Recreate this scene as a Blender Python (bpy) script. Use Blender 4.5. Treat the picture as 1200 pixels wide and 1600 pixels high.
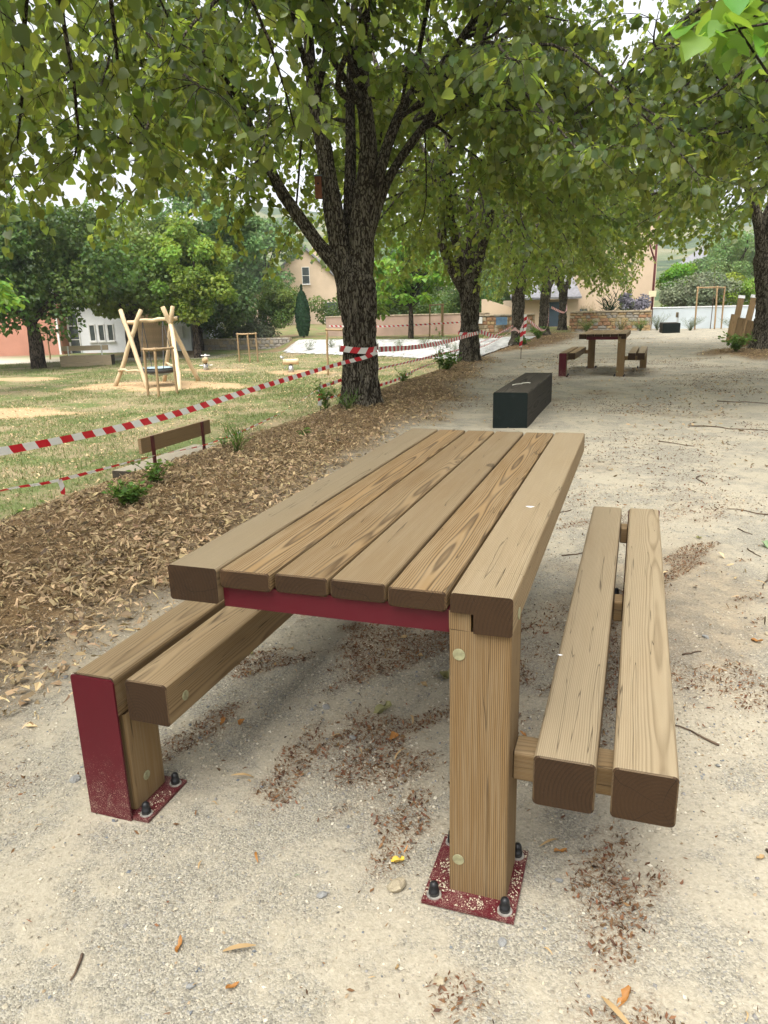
import bpy, math, random
import numpy as np
from mathutils import Vector, Matrix

random.seed(7)
RNG = np.random.default_rng(7)
for o in list(bpy.data.objects):
    bpy.data.objects.remove(o)
SC = bpy.context.scene
COL = SC.collection
R = math.radians

# ------------------------------------------------------------------ camera
CAM_LOC = Vector((0.606, -2.361, 1.316))
YAW, PITCH, ROLL = 0.3323, 0.2724, -0.0258      # left of the table axis, downwards, roll
cam_d = bpy.data.cameras.new("camera")
cam = bpy.data.objects.new("camera", cam_d)
COL.objects.link(cam)
fw = Vector((-math.sin(YAW) * math.cos(PITCH), math.cos(YAW) * math.cos(PITCH), -math.sin(PITCH)))
rt = Vector((math.cos(YAW), math.sin(YAW), 0))
up = rt.cross(fw)
r2 = math.cos(ROLL) * rt + math.sin(ROLL) * up
u2 = -math.sin(ROLL) * rt + math.cos(ROLL) * up
mw = Matrix((r2, u2, -fw)).transposed().to_4x4()
mw.translation = CAM_LOC
cam.matrix_world = mw
cam_d.sensor_fit = 'HORIZONTAL'
cam_d.sensor_width = 36.0
cam_d.lens = 36.0 * 1150.87 / 1200.0
cam_d.clip_start = 0.05
cam_d.clip_end = 3000
SC.camera = cam
SC.render.resolution_x, SC.render.resolution_y = 768, 1024

# ------------------------------------------------------------------ world, sun, exposure
SUN_EL, SUN_AZ = R(64), R(190)
w = bpy.data.worlds.new("World"); SC.world = w; w.use_nodes = True
nt = w.node_tree; nt.nodes.clear()
sky = nt.nodes.new('ShaderNodeTexSky'); sky.sky_type = 'NISHITA'; sky.sun_disc = False
sky.sun_elevation = SUN_EL; sky.sun_rotation = SUN_AZ
sky.air_density = 1.0; sky.dust_density = 4.0; sky.ozone_density = 1.0
hs = nt.nodes.new('ShaderNodeHueSaturation'); hs.inputs['Saturation'].default_value = 0.16
bg = nt.nodes.new('ShaderNodeBackground'); bg.inputs['Strength'].default_value = 0.11
out = nt.nodes.new('ShaderNodeOutputWorld')
nt.links.new(sky.outputs[0], hs.inputs['Color']); nt.links.new(hs.outputs[0], bg.inputs[0]); nt.links.new(bg.outputs[0], out.inputs[0])
sd = bpy.data.lights.new("sun", 'SUN'); sd.energy = 1.4; sd.angle = R(55); sd.color = (1.0, 0.95, 0.86)
sun = bpy.data.objects.new("sun", sd); COL.objects.link(sun)
sdir = Vector((math.sin(SUN_AZ) * math.cos(SUN_EL), math.cos(SUN_AZ) * math.cos(SUN_EL), math.sin(SUN_EL)))
sun.rotation_euler = sdir.to_track_quat('Z', 'Y').to_euler(); sun.location = (0, 0, 30)
SC.view_settings.view_transform = 'Standard'; SC.view_settings.look = 'None'
SC.view_settings.exposure = 1.80; SC.view_settings.gamma = 1.0
SC.view_settings.use_curve_mapping = False
cy = SC.cycles
cy.max_bounces = 8; cy.diffuse_bounces = 3; cy.glossy_bounces = 2; cy.transmission_bounces = 4; cy.transparent_max_bounces = 4
cy.sample_clamp_indirect = 6.0
cy.use_denoising = True
cy.use_adaptive_sampling = True; cy.adaptive_threshold = 0.012

# ------------------------------------------------------------------ helpers
def smooth(a, b, x):
    t = np.clip((x - a) / (b - a), 0, 1); return t * t * (3 - 2 * t)

def _h(ix, iy, s):
    n = (ix.astype(np.int64) * 374761393 + iy.astype(np.int64) * 668265263 + s * 974634777) & 0x7fffffff
    n = ((n ^ (n >> 13)) * 1274126177) & 0x7fffffff
    n = n ^ (n >> 16)
    return (n & 0xffff) / 65535.0

def vn(x, y, s=0):
    x = np.asarray(x, float); y = np.asarray(y, float)
    ix = np.floor(x); iy = np.floor(y); fx = x - ix; fy = y - iy
    fx = fx * fx * (3 - 2 * fx); fy = fy * fy * (3 - 2 * fy)
    a = _h(ix, iy, s); b = _h(ix + 1, iy, s); c = _h(ix, iy + 1, s); d = _h(ix + 1, iy + 1, s)
    return (a * (1 - fx) + b * fx) * (1 - fy) + (c * (1 - fx) + d * fx) * fy

def fbm(x, y, s=0, o=4):
    t = 0; a = .5; n = 0
    for i in range(o):
        t = t + a * vn(x * 2 ** i, y * 2 ** i, s + i * 17); n += a; a *= .5
    return t / n

def np_mesh(name, V, F, smooth_shade=False, cols=None, colname='tint', uv=None, midx=None):
    """V (n,3); F list of int arrays (m,k)."""
    me = bpy.data.meshes.new(name)
    V = np.asarray(V, np.float32)
    F = [np.asarray(f, np.int32) for f in F if len(f)]
    me.vertices.add(len(V)); me.vertices.foreach_set('co', V.ravel())
    nl = sum(f.size for f in F); npo = sum(len(f) for f in F)
    me.loops.add(nl); me.loops.foreach_set('vertex_index', np.concatenate([f.ravel() for f in F]))
    me.polygons.add(npo)
    tot = np.concatenate([np.full(len(f), f.shape[1], np.int32) for f in F])
    st = np.concatenate([[0], np.cumsum(tot)[:-1]]).astype(np.int32)
    me.polygons.foreach_set('loop_start', st)
    me.polygons.foreach_set('use_smooth', np.full(npo, bool(smooth_shade)))
    if midx is not None: me.polygons.foreach_set('material_index', np.asarray(midx, np.int32))
    me.update(calc_edges=True)
    if cols is not None:
        a = me.color_attributes.new(colname, 'FLOAT_COLOR', 'POINT')
        c = np.ones((len(V), 4), np.float32); c[:, :cols.shape[1]] = cols
        a.data.foreach_set('color', c.ravel())
    if uv is not None:
        l = me.uv_layers.new(name='UVMap')
        vi = np.concatenate([f.ravel() for f in F])
        l.data.foreach_set('uv', np.asarray(uv, np.float32)[vi].ravel())
    return me

def ob(name, me, mat=None, parent=None, loc=(0, 0, 0), rot=(0, 0, 0), kind=None):
    o = bpy.data.objects.new(name, me); COL.objects.link(o)
    if mat is not None and me is not None and not me.materials:
        for m in (mat if isinstance(mat, (list, tuple)) else [mat]): me.materials.append(m)
    o.location = loc; o.rotation_euler = rot
    if parent is not None: o.parent = parent
    if kind: o['kind'] = kind
    return o

def tag(o, label, cat, group=None):
    o['label'] = label; o['category'] = cat
    if group: o['group'] = group
    return o

def empty(name, label, cat, loc=(0, 0, 0), rz=0.0, group=None):
    o = bpy.data.objects.new(name, None); COL.objects.link(o); o.empty_display_size = .1
    o.location = loc; o.rotation_euler = (0, 0, rz)
    return tag(o, label, cat, group)

class MB:
    def __init__(s): s.V = []; s.F = {}; s.n = 0
    def add(s, V, F):
        V = np.asarray(V, float).reshape(-1, 3); s.V.append(V)
        for f in F:
            f = np.asarray(f, int)
            if f.ndim == 1: f = f[None]
            s.F.setdefault(f.shape[1], []).append(f + s.n)
        s.n += len(V); return s
    def box(s, lo, hi):
        x0, y0, z0 = lo; x1, y1, z1 = hi
        V = [(x0, y0, z0), (x1, y0, z0), (x1, y1, z0), (x0, y1, z0), (x0, y0, z1), (x1, y0, z1), (x1, y1, z1), (x0, y1, z1)]
        return s.add(V, [[(0, 3, 2, 1), (4, 5, 6, 7), (0, 1, 5, 4), (1, 2, 6, 5), (2, 3, 7, 6), (3, 0, 4, 7)]])
    def tube(s, P, Rr, n=8, cap=True):
        V, Q, C = tube(P, Rr, n); s.add(V, [Q])
        if cap: s.F.setdefault(n, []).append(np.array([C[0], C[1]]) + s.n - len(V))
        return s
    def mesh(s, name, sm=False, **k):
        return np_mesh(name, np.concatenate(s.V), [np.concatenate(v) for v in s.F.values()], sm, **k)

def tube(P, Rr, n=8):
    P = np.asarray(P, float); m = len(P)
    Rr = np.broadcast_to(np.asarray(Rr, float), (m,))
    T = np.gradient(P, axis=0); T /= np.linalg.norm(T, axis=1)[:, None] + 1e-9
    ref = np.array([0, 0, 1.]) if abs(T[0, 2]) < .9 else np.array([1., 0, 0])
    X = np.cross(ref, T[0]); X /= np.linalg.norm(X)
    a = np.arange(n) / n * 2 * math.pi
    V = np.zeros((m, n, 3))
    for i in range(m):
        X = X - T[i] * (X @ T[i]); X /= np.linalg.norm(X) + 1e-9
        Y = np.cross(T[i], X)
        V[i] = P[i] + Rr[i] * (np.cos(a)[:, None] * X + np.sin(a)[:, None] * Y)
    i = np.arange(m - 1)[:, None] * n; j = np.arange(n)[None]; k = (j + 1) % n
    Q = np.stack([i + j, i + k, i + n + k, i + n + j], -1).reshape(-1, 4)
    return V.reshape(-1, 3), Q, (list(range(n))[::-1], [(m - 1) * n + q for q in range(n)])

def rounded(w, h, r, seg=3):
    pts = []
    for cx, cz, a0 in ((w / 2 - r, -h / 2 + r, -90), (w / 2 - r, h / 2 - r, 0), (-w / 2 + r, h / 2 - r, 90), (-w / 2 + r, -h / 2 + r, 180)):
        for k in range(seg + 1):
            a = R(a0 + 90 * k / seg); pts.append((cx + r * math.cos(a), cz + r * math.sin(a)))
    return pts

def prism(profile, y0, y1, ch=.003):
    """profile (x,z) CCW seen from -y; extruded along y with small chamfers at both ends"""
    p = np.array(profile); n = len(p); c = p.mean(0)
    ext = np.abs(p - c).max(0)
    q = c + (p - c) * (1 - ch / np.maximum(ext, 1e-6))
    rings = [(q, y0), (p, y0 + ch), (p, y1 - ch), (q, y1)] if ch > 0 else [(p, y0), (p, y1)]
    V = np.concatenate([np.stack([a[:, 0], np.full(n, y), a[:, 1]], 1) for a, y in rings])
    j = np.arange(n); k = (j + 1) % n
    Q = np.concatenate([np.stack([i * n + j, (i + 1) * n + j, (i + 1) * n + k, i * n + k], 1) for i in range(len(rings) - 1)])
    m = (len(rings) - 1) * n
    return V, Q, [j, (j + m)[::-1].copy()]

_tcache = {}
def timber_mesh(w, h, L, r=.008, ch=.003):
    k = (round(w, 4), round(h, 4), round(L, 4), r)
    if k not in _tcache:
        V, Q, caps = prism(rounded(w, h, r), -L / 2, L / 2, ch)
        _tcache[k] = np_mesh('timber', V, [Q, np.array(caps)])
    return _tcache[k]

def lathe(prof, n=12):
    prof = np.array(prof); m = len(prof); a = np.arange(n) / n * 2 * math.pi
    V = np.stack([prof[:, None, 0] * np.cos(a), prof[:, None, 0] * np.sin(a), np.repeat(prof[:, 1:2], n, 1)], -1).reshape(-1, 3)
    i = np.arange(m - 1)[:, None] * n; j = np.arange(n)[None]; k = (j + 1) % n
    Q = np.stack([i + j, i + k, i + n + k, i + n + j], -1).reshape(-1, 4)
    return V, Q

# ------------------------------------------------------------------ node helpers
def new_mat(name, rough=.8, spec=.3):
    m = bpy.data.materials.new(name); m.use_nodes = True
    nt = m.node_tree; b = nt.nodes['Principled BSDF']
    b.inputs['Roughness'].default_value = rough; b.inputs['Specular IOR Level'].default_value = spec
    return m, nt, b

class NT:
    def __init__(s, nt): s.nt = nt
    def n(s, t, **k):
        nd = s.nt.nodes.new('ShaderNode' + t)
        for a, v in k.items(): setattr(nd, a, v)
        return nd
    def l(s, a, b): s.nt.links.new(a, b)
    def put(s, sock, v):
        if hasattr(v, 'is_linked') or isinstance(v, bpy.types.NodeSocket): s.l(v, sock)
        elif v is not None:
            try: sock.default_value = v
            except Exception: sock.default_value = (*v, 1)
    def m(s, op, a, b=None, c=None, clamp=False):
        nd = s.n('Math', operation=op, use_clamp=clamp)
        s.put(nd.inputs[0], a)
        if b is not None: s.put(nd.inputs[1], b)
        if c is not None: s.put(nd.inputs[2], c)
        return nd.outputs[0]
    def mix(s, f, a, b, blend='MIX'):
        nd = s.n('Mix', data_type='RGBA', blend_type=blend); nd.clamp_factor = True
        s.put(nd.inputs[0], f); s.put(nd.inputs[6], a if not isinstance(a, tuple) or len(a) == 4 else (*a, 1)); s.put(nd.inputs[7], b if not isinstance(b, tuple) or len(b) == 4 else (*b, 1))
        return nd.outputs[2]
    def noise(s, vec, scale, detail=3, rough=.55, w=None, dist=0):
        nd = s.n('TexNoise', noise_dimensions='4D' if w is not None else '3D')
        if vec is not None: s.l(vec, nd.inputs['Vector'])
        if w is not None: s.put(nd.inputs['W'], w)
        nd.inputs['Scale'].default_value = scale; nd.inputs['Detail'].default_value = detail
        nd.inputs['Roughness'].default_value = rough; nd.inputs['Distortion'].default_value = dist
        return nd.outputs[0]
    def vor(s, vec, scale, feature='F1', out='Distance', rnd=1):
        nd = s.n('TexVoronoi', feature=feature); s.l(vec, nd.inputs['Vector'])
        nd.inputs['Scale'].default_value = scale; nd.inputs['Randomness'].default_value = rnd
        return nd.outputs[out]
    def ss(s, v, a, b, lo=0., hi=1.):
        nd = s.n('MapRange', interpolation_type='SMOOTHSTEP'); s.put(nd.inputs[0], v)
        nd.inputs[1].default_value = a; nd.inputs[2].default_value = b; nd.inputs[3].default_value = lo; nd.inputs[4].default_value = hi
        return nd.outputs[0]
    def ramp(s, v, stops):
        nd = s.n('ValToRGB'); s.put(nd.inputs[0], v); e = nd.color_ramp.elements
        while len(e) < len(stops): e.new(.5)
        for q, (p, c) in zip(e, stops):
            q.position = p; q.color = (*c, 1) if len(c) == 3 else c
        return nd.outputs[0]
    def vmul(s, v, xyz):
        nd = s.n('VectorMath', operation='MULTIPLY'); s.l(v, nd.inputs[0]); nd.inputs[1].default_value = xyz; return nd.outputs[0]
    def bump(s, h, strength, dist, nrm=None):
        nd = s.n('Bump'); s.l(h, nd.inputs['Height']); nd.inputs['Strength'].default_value = strength; nd.inputs['Distance'].default_value = dist
        if nrm is not None: s.l(nrm, nd.inputs['Normal'])
        return nd.outputs[0]

def simple(name, col, rough=.8, var=.25, scale=6, bump=.0, spec=.3, metal=0):
    m, nt, b = new_mat(name, rough, spec); T = NT(nt)
    co = T.n('TexCoord').outputs['Object']
    f = T.noise(co, scale, 5, .6)
    c = T.mix(T.ss(f, .3, .7), tuple(x * (1 - var) for x in col), tuple(min(1, x * (1 + var)) for x in col))
    T.l(c, b.inputs['Base Color']); b.inputs['Metallic'].default_value = metal
    if bump: T.l(T.bump(T.noise(co, scale * 8, 4), bump, .01), b.inputs['Normal'])
    return m

def wood_mat(name, warm_l, warm_d, grey_l, grey_d, end_l, end_d, freq=190):
    """timber cut from a log: growth rings about a pith line running along local Y. Object colour: R greyness, G pith depth, B ring contrast."""
    m, nt, b = new_mat(name, .72, .25); T = NT(nt)
    tc = T.n('TexCoord'); oi = T.n('ObjectInfo'); sep = T.n('SeparateXYZ'); T.l(tc.outputs['Object'], sep.inputs[0])
    x, y, z = sep.outputs; rnd = oi.outputs['Random']
    cs = T.n('SeparateColor'); T.l(oi.outputs['Color'], cs.inputs[0]); grey, pith, con = cs.outputs
    wv = T.m('MULTIPLY', rnd, 37.0)
    w1 = T.noise(T.vmul(tc.outputs['Object'], (1.6, 1.0, 1.6)), 1.0, 2, .5, wv)
    w2 = T.noise(T.vmul(tc.outputs['Object'], (14, 3.2, 14)), 1.0, 1.5, .5, wv)
    off = T.n('VectorMath', operation='ADD'); T.l(T.vmul(tc.outputs['Object'], (4.0, 2.1, 4.0)), off.inputs[0])
    cmb = T.n('CombineXYZ'); T.l(wv, cmb.inputs[0]); T.l(wv, cmb.inputs[1]); T.l(cmb.outputs[0], off.inputs[1])
    kd = T.vor(off.outputs[0], 1.0)
    kn = T.ss(kd, 0.02, .17, 1, 0)
    px = T.m('ADD', T.m('MULTIPLY', T.m('SUBTRACT', T.m('FRACT', T.m('MULTIPLY', rnd, 7.13)), .5), .09), T.m('MULTIPLY', T.m('SUBTRACT', 1.0, oi.outputs['Alpha']), .35))
    pz = T.m('MULTIPLY', pith, -.28)
    dx = T.m('SUBTRACT', x, px); dz = T.m('SUBTRACT', z, pz)
    r = T.m('SQRT', T.m('ADD', T.m('MULTIPLY', dx, dx), T.m('MULTIPLY', dz, dz)))
    r = T.m('ADD', r, T.m('MULTIPLY', w1, .034)); r = T.m('ADD', r, T.m('MULTIPLY', w2, .0042)); r = T.m('ADD', r, T.m('MULTIPLY', kn, .010))
    ph = T.m('FRACT', T.m('MULTIPLY', r, freq))
    ring = T.ramp(ph, [(0, (.1, .1, .1)), (.35, (0, 0, 0)), (.82, (1, 1, 1)), (1, (.1, .1, .1))])
    rsep = T.n('SeparateColor'); T.l(ring, rsep.inputs[0]); ring = rsep.outputs[0]
    fib = T.noise(T.vmul(tc.outputs['Object'], (160, 5, 160)), 1.0, 3, .6, wv)
    blot = T.noise(T.vmul(tc.outputs['Object'], (9, 2.2, 9)), 1.0, 4, .6, wv)
    nsep = T.n('SeparateXYZ'); T.l(tc.outputs['Normal'], nsep.inputs[0])
    endf = T.ss(T.m('ABSOLUTE', nsep.outputs[1]), .55, .8)
    gn = T.n('NewGeometry'); gs = T.n('SeparateXYZ'); T.l(gn.outputs['True Normal'], gs.inputs[0])
    topf = T.ss(gs.outputs[2], .35, .9)                       # rain- and sun-bleached upper faces
    g = T.m('MULTIPLY', T.m('ADD', T.m('MULTIPLY', topf, .62), .38), T.m('ADD', grey, T.m('MULTIPLY', T.m('SUBTRACT', blot, .5), .9)), clamp=True)
    cl = T.mix(g, warm_l, grey_l); cd = T.mix(g, warm_d, grey_d)
    rc = T.m('MULTIPLY', ring, T.m('ADD', con, .12), clamp=True)
    side = T.mix(rc, cl, cd)
    side = T.mix(T.ss(kd, .045, .085, .7, 0), side, tuple(c * .55 for c in warm_d))
    chk = T.noise(T.vmul(tc.outputs['Object'], (38, 1.1, 38)), 1.0, 2, .5, T.m('ADD', wv, 5.0))
    chk = T.ss(T.m('ABSOLUTE', T.m('SUBTRACT', chk, .62)), 0.0, .0075, 1, 0)
    side = T.mix(T.m('MULTIPLY', chk, .8), side, tuple(c * .3 for c in warm_d))
    
    # radial drying checks of the end grain
    an = T.m('ARCTAN2', dz, dx)
    ac = T.n('CombineXYZ'); T.l(T.m('MULTIPLY', an, 4.0), ac.inputs[0]); T.l(T.m('MULTIPLY', r, 1.2), ac.inputs[1]); T.l(wv, ac.inputs[2])
    star = T.m('MULTIPLY', T.m('ABSOLUTE', T.m('SINE', T.m('ADD', T.m('MULTIPLY', an, 2.5), T.m('ADD', T.m('MULTIPLY', rnd, 20.0), T.m('MULTIPLY', w2, 1.6))))), r)
    rad = T.m('MULTIPLY', T.ss(star, .0007, .0027, 1, 0), T.ss(T.noise(ac.outputs[0], 2.0, 1), .40, .50))
    ring2 = T.m('FRACT', T.m('MULTIPLY', r, freq * .42)); ring2 = T.ss(ring2, .35, .95)
    end = T.mix(T.m('MULTIPLY', ring2, T.m('ADD', .15, T.m('MULTIPLY', T.ss(blot, .35, .65), .45))), tuple(c * 1.15 for c in end_l), end_d)
    end = T.mix(T.m('MULTIPLY', rad, .9), end, tuple(c * .25 for c in end_d))
    end = T.mix(T.ss(blot, .55, .8), end, tuple(c * 1.9 for c in end_l))
    c = T.mix(endf, side, end)
    c = T.mix(T.m('MULTIPLY', T.m('MULTIPLY', T.ss(fib, .35, .75), .35), T.m('SUBTRACT', 1.0, endf)), c, tuple(q * 1.12 for q in grey_l))
    hv = T.n('HueSaturation'); T.l(c, hv.inputs['Color'])
    T.l(T.m('ADD', .86, T.m('MULTIPLY', T.m('FRACT', T.m('MULTIPLY', rnd, 3.7)), .26)), hv.inputs['Value'])
    T.l(hv.outputs[0], b.inputs['Base Color'])
    hgt = T.m('ADD', T.m('MULTIPLY', ring, .35), T.m('MULTIPLY', fib, .5)); hgt = T.m('SUBTRACT', hgt, T.m('MULTIPLY', chk, 1.5))
    T.l(T.bump(hgt, .45, .0016), b.inputs['Normal'])
    T.l(T.m('ADD', .62, T.m('MULTIPLY', fib, .25)), b.inputs['Roughness']); b.inputs['Specular IOR Level'].default_value = .22 if warm_l[0] > .1 else .06
    return m

M_WOOD = wood_mat('treated_pine', (.205, .128, .055), (.052, .027, .010), (.240, .190, .119), (.118, .085, .047), (.029, .0148, .0058), (.009, .005, .0024), 290)
M_DARKWOOD = wood_mat('black_weathered_oak', (.03, .028, .025), (.012, .011, .010), (.085, .074, .058), (.020, .017, .014), (.010, .014, .013), (.007, .006, .006), 120)
M_GREYWOOD = wood_mat('grey_weathered_oak', (.30, .23, .14), (.17, .12, .07), (.36, .32, .24), (.22, .19, .14), (.05, .04, .03), (.03, .022, .016), 140)
M_POLE = wood_mat('peeled_pole', (.52, .38, .22), (.38, .26, .14), (.55, .45, .31), (.42, .33, .21), (.40, .29, .16), (.25, .17, .09), 90)
M_STAKE = wood_mat('round_stake', (.30, .19, .09), (.18, .11, .05), (.33, .25, .15), (.2, .14, .08), (.25, .17, .09), (.15, .09, .05), 90)

def red_steel():
    m, nt, b = new_mat('dark_red_powder_coat', .5, .25); T = NT(nt)
    tc = T.n('TexCoord'); co = tc.outputs['Object']
    gp = T.n('NewGeometry').outputs['Position']; s = T.n('SeparateXYZ'); T.l(gp, s.inputs[0])
    low = T.ss(s.outputs[2], 0.0, .42, 1, 0)
    dust = T.noise(co, 420, 2, .7); patch = T.noise(co, 22, 4, .65)
    th = T.m('SUBTRACT', .83, T.m('MULTIPLY', low, T.m('ADD', .08, T.m('MULTIPLY', patch, .36))))
    f = T.ss(T.m('SUBTRACT', dust, th), -.02, .05)
    c = T.mix(T.noise(co, 5, 3), (.062, .0045, .009), (.080, .006, .012))
    c = T.mix(T.m('MULTIPLY', f, .55), c, (.38, .30, .23)); T.l(c, b.inputs['Base Color'])
    T.l(T.m('ADD', .4, T.m('MULTIPLY', f, .4)), b.inputs['Roughness'])
    return m
M_RED = red_steel()
M_BLACK = simple('black_plastic', (.012, .012, .013), .35, .2, 30)
M_WASHER = simple('galvanised_washer', (.42, .40, .36), .5, .3, 80, metal=.6)
M_CAP = simple('pale_green_plug', (.22, .21, .12), .55, .25, 60)
M_REDPOST = simple('dark_red_post', (.11, .03, .03), .5, .2, 8)

# ---- bark
def bark_mat(name, pale, dark, vs=1.0, moss=.0):
    m, nt, b = new_mat(name, .95, .1); T = NT(nt)
    tc = T.n('TexCoord').outputs['Object']
    at = T.n('Attribute', attribute_name='tint'); a = T.n('SeparateColor'); T.l(at.outputs['Color'], a.inputs[0])
    fine = T.noise(T.vmul(tc, (75 * vs, 75 * vs, 10 * vs)), 1, 5, .65)
    blot = T.noise(T.vmul(tc, (7, 7, 2.2)), 1, 4, .6)
    lich = T.noise(tc, 28, 4, .6)
    wn = T.n('TexNoise'); T.l(tc, wn.inputs['Vector']); wn.inputs['Scale'].default_value = 9.0; wn.inputs['Detail'].default_value = 3
    wa = T.n('VectorMath', operation='MULTIPLY_ADD'); T.l(wn.outputs['Color'], wa.inputs[0]); wa.inputs[1].default_value = (.07, .07, .16); T.l(tc, wa.inputs[2])
    plate_d = T.vor(T.vmul(wa.outputs[0], (30 * vs, 30 * vs, 6.5 * vs)), 1.0, 'DISTANCE_TO_EDGE'); fis = T.ss(plate_d, .02, .20)
    h = T.m('ADD', T.m('ADD', T.m('MULTIPLY', a.outputs[0], .34), T.m('MULTIPLY', fis, .36)), T.m('MULTIPLY', fine, .42))
    c = T.mix(T.ss(T.m('ADD', h, T.m('MULTIPLY', T.m('SUBTRACT', lich, .5), .5)), .40, .80), dark, pale)
    c = T.mix(T.ss(blot, .60, .68), c, dark)                  # tar-black weathering stains
    c = T.mix(T.m('MULTIPLY', T.ss(lich, .6, .75), .45), c, (.24, .24, .17))
    T.l(c, b.inputs['Base Color'])
    T.l(T.bump(T.m('ADD', T.m('ADD', fine, a.outputs[0]), T.m('ADD', T.m('MULTIPLY', T.noise(tc, 140, 3, .7), .4), fis)), 1.0, .014), b.inputs['Normal'])
    return m
M_BARK = bark_mat('linden_bark', (.170, .150, .115), (.030, .024, .017))
M_BARK2 = bark_mat('brown_bark', (.13, .10, .075), (.025, .02, .015), .6)

# ---- leaves
def leaf_mat(name, top, under, trans, tr=.35, rough=.5):
    m = bpy.data.materials.new(name); m.use_nodes = True; nt = m.node_tree; nt.nodes.clear(); T = NT(nt)
    at = T.n('Attribute', attribute_name='tint'); s = T.n('SeparateColor'); T.l(at.outputs['Color'], s.inputs[0])
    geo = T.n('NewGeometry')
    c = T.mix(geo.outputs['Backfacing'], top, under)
    hv = T.n('HueSaturation'); T.l(c, hv.inputs['Color'])
    T.l(T.m('ADD', .47, T.m('MULTIPLY', s.outputs[0], .055)), hv.inputs['Hue'])
    T.l(T.m('ADD', .55, T.m('MULTIPLY', s.outputs[1], .9)), hv.inputs['Value'])
    hv2 = T.n('HueSaturation'); hv2.inputs['Color'].default_value = (*trans, 1)
    T.l(T.m('ADD', .475, T.m('MULTIPLY', s.outputs[0], .045)), hv2.inputs['Hue']); T.l(T.m('ADD', .7, T.m('MULTIPLY', s.outputs[1], .6)), hv2.inputs['Value'])
    d = T.n('BsdfDiffuse'); T.l(hv.outputs[0], d.inputs[0])
    t = T.n('BsdfTranslucent'); T.l(hv2.outputs[0], t.inputs[0])
    g = T.n('BsdfGlossy'); g.inputs['Roughness'].default_value = rough; g.inputs[0].default_value = (.8, .85, .9, 1)
    m1 = T.n('MixShader'); m1.inputs[0].default_value = tr; T.l(d.outputs[0], m1.inputs[1]); T.l(t.outputs[0], m1.inputs[2])
    m2 = T.n('MixShader'); m2.inputs[0].default_value = .022; T.l(m1.outputs[0], m2.inputs[1]); T.l(g.outputs[0], m2.inputs[2])
    o = T.n('OutputMaterial'); T.l(m2.outputs[0], o.inputs[0])
    return m
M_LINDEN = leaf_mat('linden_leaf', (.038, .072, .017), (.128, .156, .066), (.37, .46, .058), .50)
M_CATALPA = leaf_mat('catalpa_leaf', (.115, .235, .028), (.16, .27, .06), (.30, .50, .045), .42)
M_DARKLEAF = leaf_mat('maple_leaf', (.065, .115, .022), (.08, .13, .03), (.15, .24, .03), .32)
M_MIDLEAF = leaf_mat('field_maple_leaf', (.125, .195, .04), (.15, .21, .06), (.24, .34, .05), .34)
M_YELLOWLEAF = leaf_mat('yellow_green_leaf', (.17, .26, .032), (.18, .26, .05), (.29, .40, .04), .36)
M_POPLAR = leaf_mat('poplar_leaf', (.12, .20, .065), (.17, .23, .11), (.22, .34, .09), .36)
M_OLIVE = leaf_mat('silvery_shrub_leaf', (.16, .19, .11), (.2, .22, .15), (.16, .2, .1), .25)
M_CYPRESS = leaf_mat('cypress_foliage', (.025, .065, .028), (.03, .07, .03), (.03, .06, .02), .15)
M_WEED = leaf_mat('weed_leaf', (.10, .19, .035), (.13, .2, .06), (.2, .32, .05), .35)
M_GRASS = leaf_mat('grass_blade', (.105, .15, .035), (.11, .15, .04), (.16, .2, .05), .3)
M_LAVENDER = leaf_mat('lavender_spikes', (.24, .225, .265), (.24, .23, .27), (.2, .19, .22), .2)
M_STRAW = leaf_mat('straw_grass', (.42, .36, .17), (.4, .34, .17), (.4, .34, .15), .3)
M_LITTER = leaf_mat('dry_litter', (.37, .27, .15), (.41, .31, .185), (.36, .25, .11), .14, .6)
M_CHAFF = leaf_mat('brown_chaff', (.125, .062, .027), (.13, .07, .03), (.1, .05, .02), .08, .7)
M_GREENCHAFF = leaf_mat('bract', (.26, .28, .08), (.26, .28, .1), (.36, .38, .1), .4)

def pebble_mat():
    m, nt, b = new_mat('pebble', .9, .15); T = NT(nt)
    at = T.n('Attribute', attribute_name='tint'); T.l(at.outputs['Color'], b.inputs['Base Color']); return m
M_PEBBLE = pebble_mat()
M_STONE = simple('grey_stone', (.22, .22, .21), .85, .35, 40, .3)
M_STONE2 = simple('tan_stone', (.34, .29, .2), .9, .35, 40, .3)
M_TWIG = simple('twig', (.09, .06, .04), .9, .4, 30)

def tape_mat():
    m, nt, b = new_mat('barrier_tape', .38, .5); T = NT(nt)
    uv = T.n('UVMap'); s = T.n('SeparateXYZ'); T.l(uv.outputs[0], s.inputs[0])
    f = T.m('FRACT', T.m('ADD', T.m('MULTIPLY', s.outputs[0], 4.6), T.m('MULTIPLY', s.outputs[1], .22)))
    k = T.m('GREATER_THAN', f, .5)
    c = T.mix(k, (.74, .73, .70), (.55, .018, .03)); T.l(c, b.inputs['Base Color'])
    tr = T.n('BsdfTranslucent'); T.l(c, tr.inputs[0]); mx = T.n('MixShader'); mx.inputs[0].default_value = .3
    T.l(b.outputs[0], mx.inputs[1]); T.l(tr.outputs[0], mx.inputs[2]); T.l(mx.outputs[0], nt.nodes['Material Output'].inputs[0])
    return m
M_TAPE = tape_mat()
M_WHITE = simple('white_render', (.72, .73, .74), .85, .06, 2)
M_PALEBLUE = simple('pale_blue_grey_render', (.46, .51, .54), .85, .06, 1)
M_PEACH = simple('peach_render', (.54, .42, .30), .9, .07, .8)
M_TERRA = simple('terracotta_render', (.40, .195, .135), .9, .08, .8)
M_SLATE = simple('slate_roof', (.20, .20, .215), .7, .2, 5)
M_PINK = simple('pink_render', (.36, .255, .20), .9, .15, 1.2)
M_DOOR = simple('blue_grey_door', (.065, .095, .125), .5, .1, 4)
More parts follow.
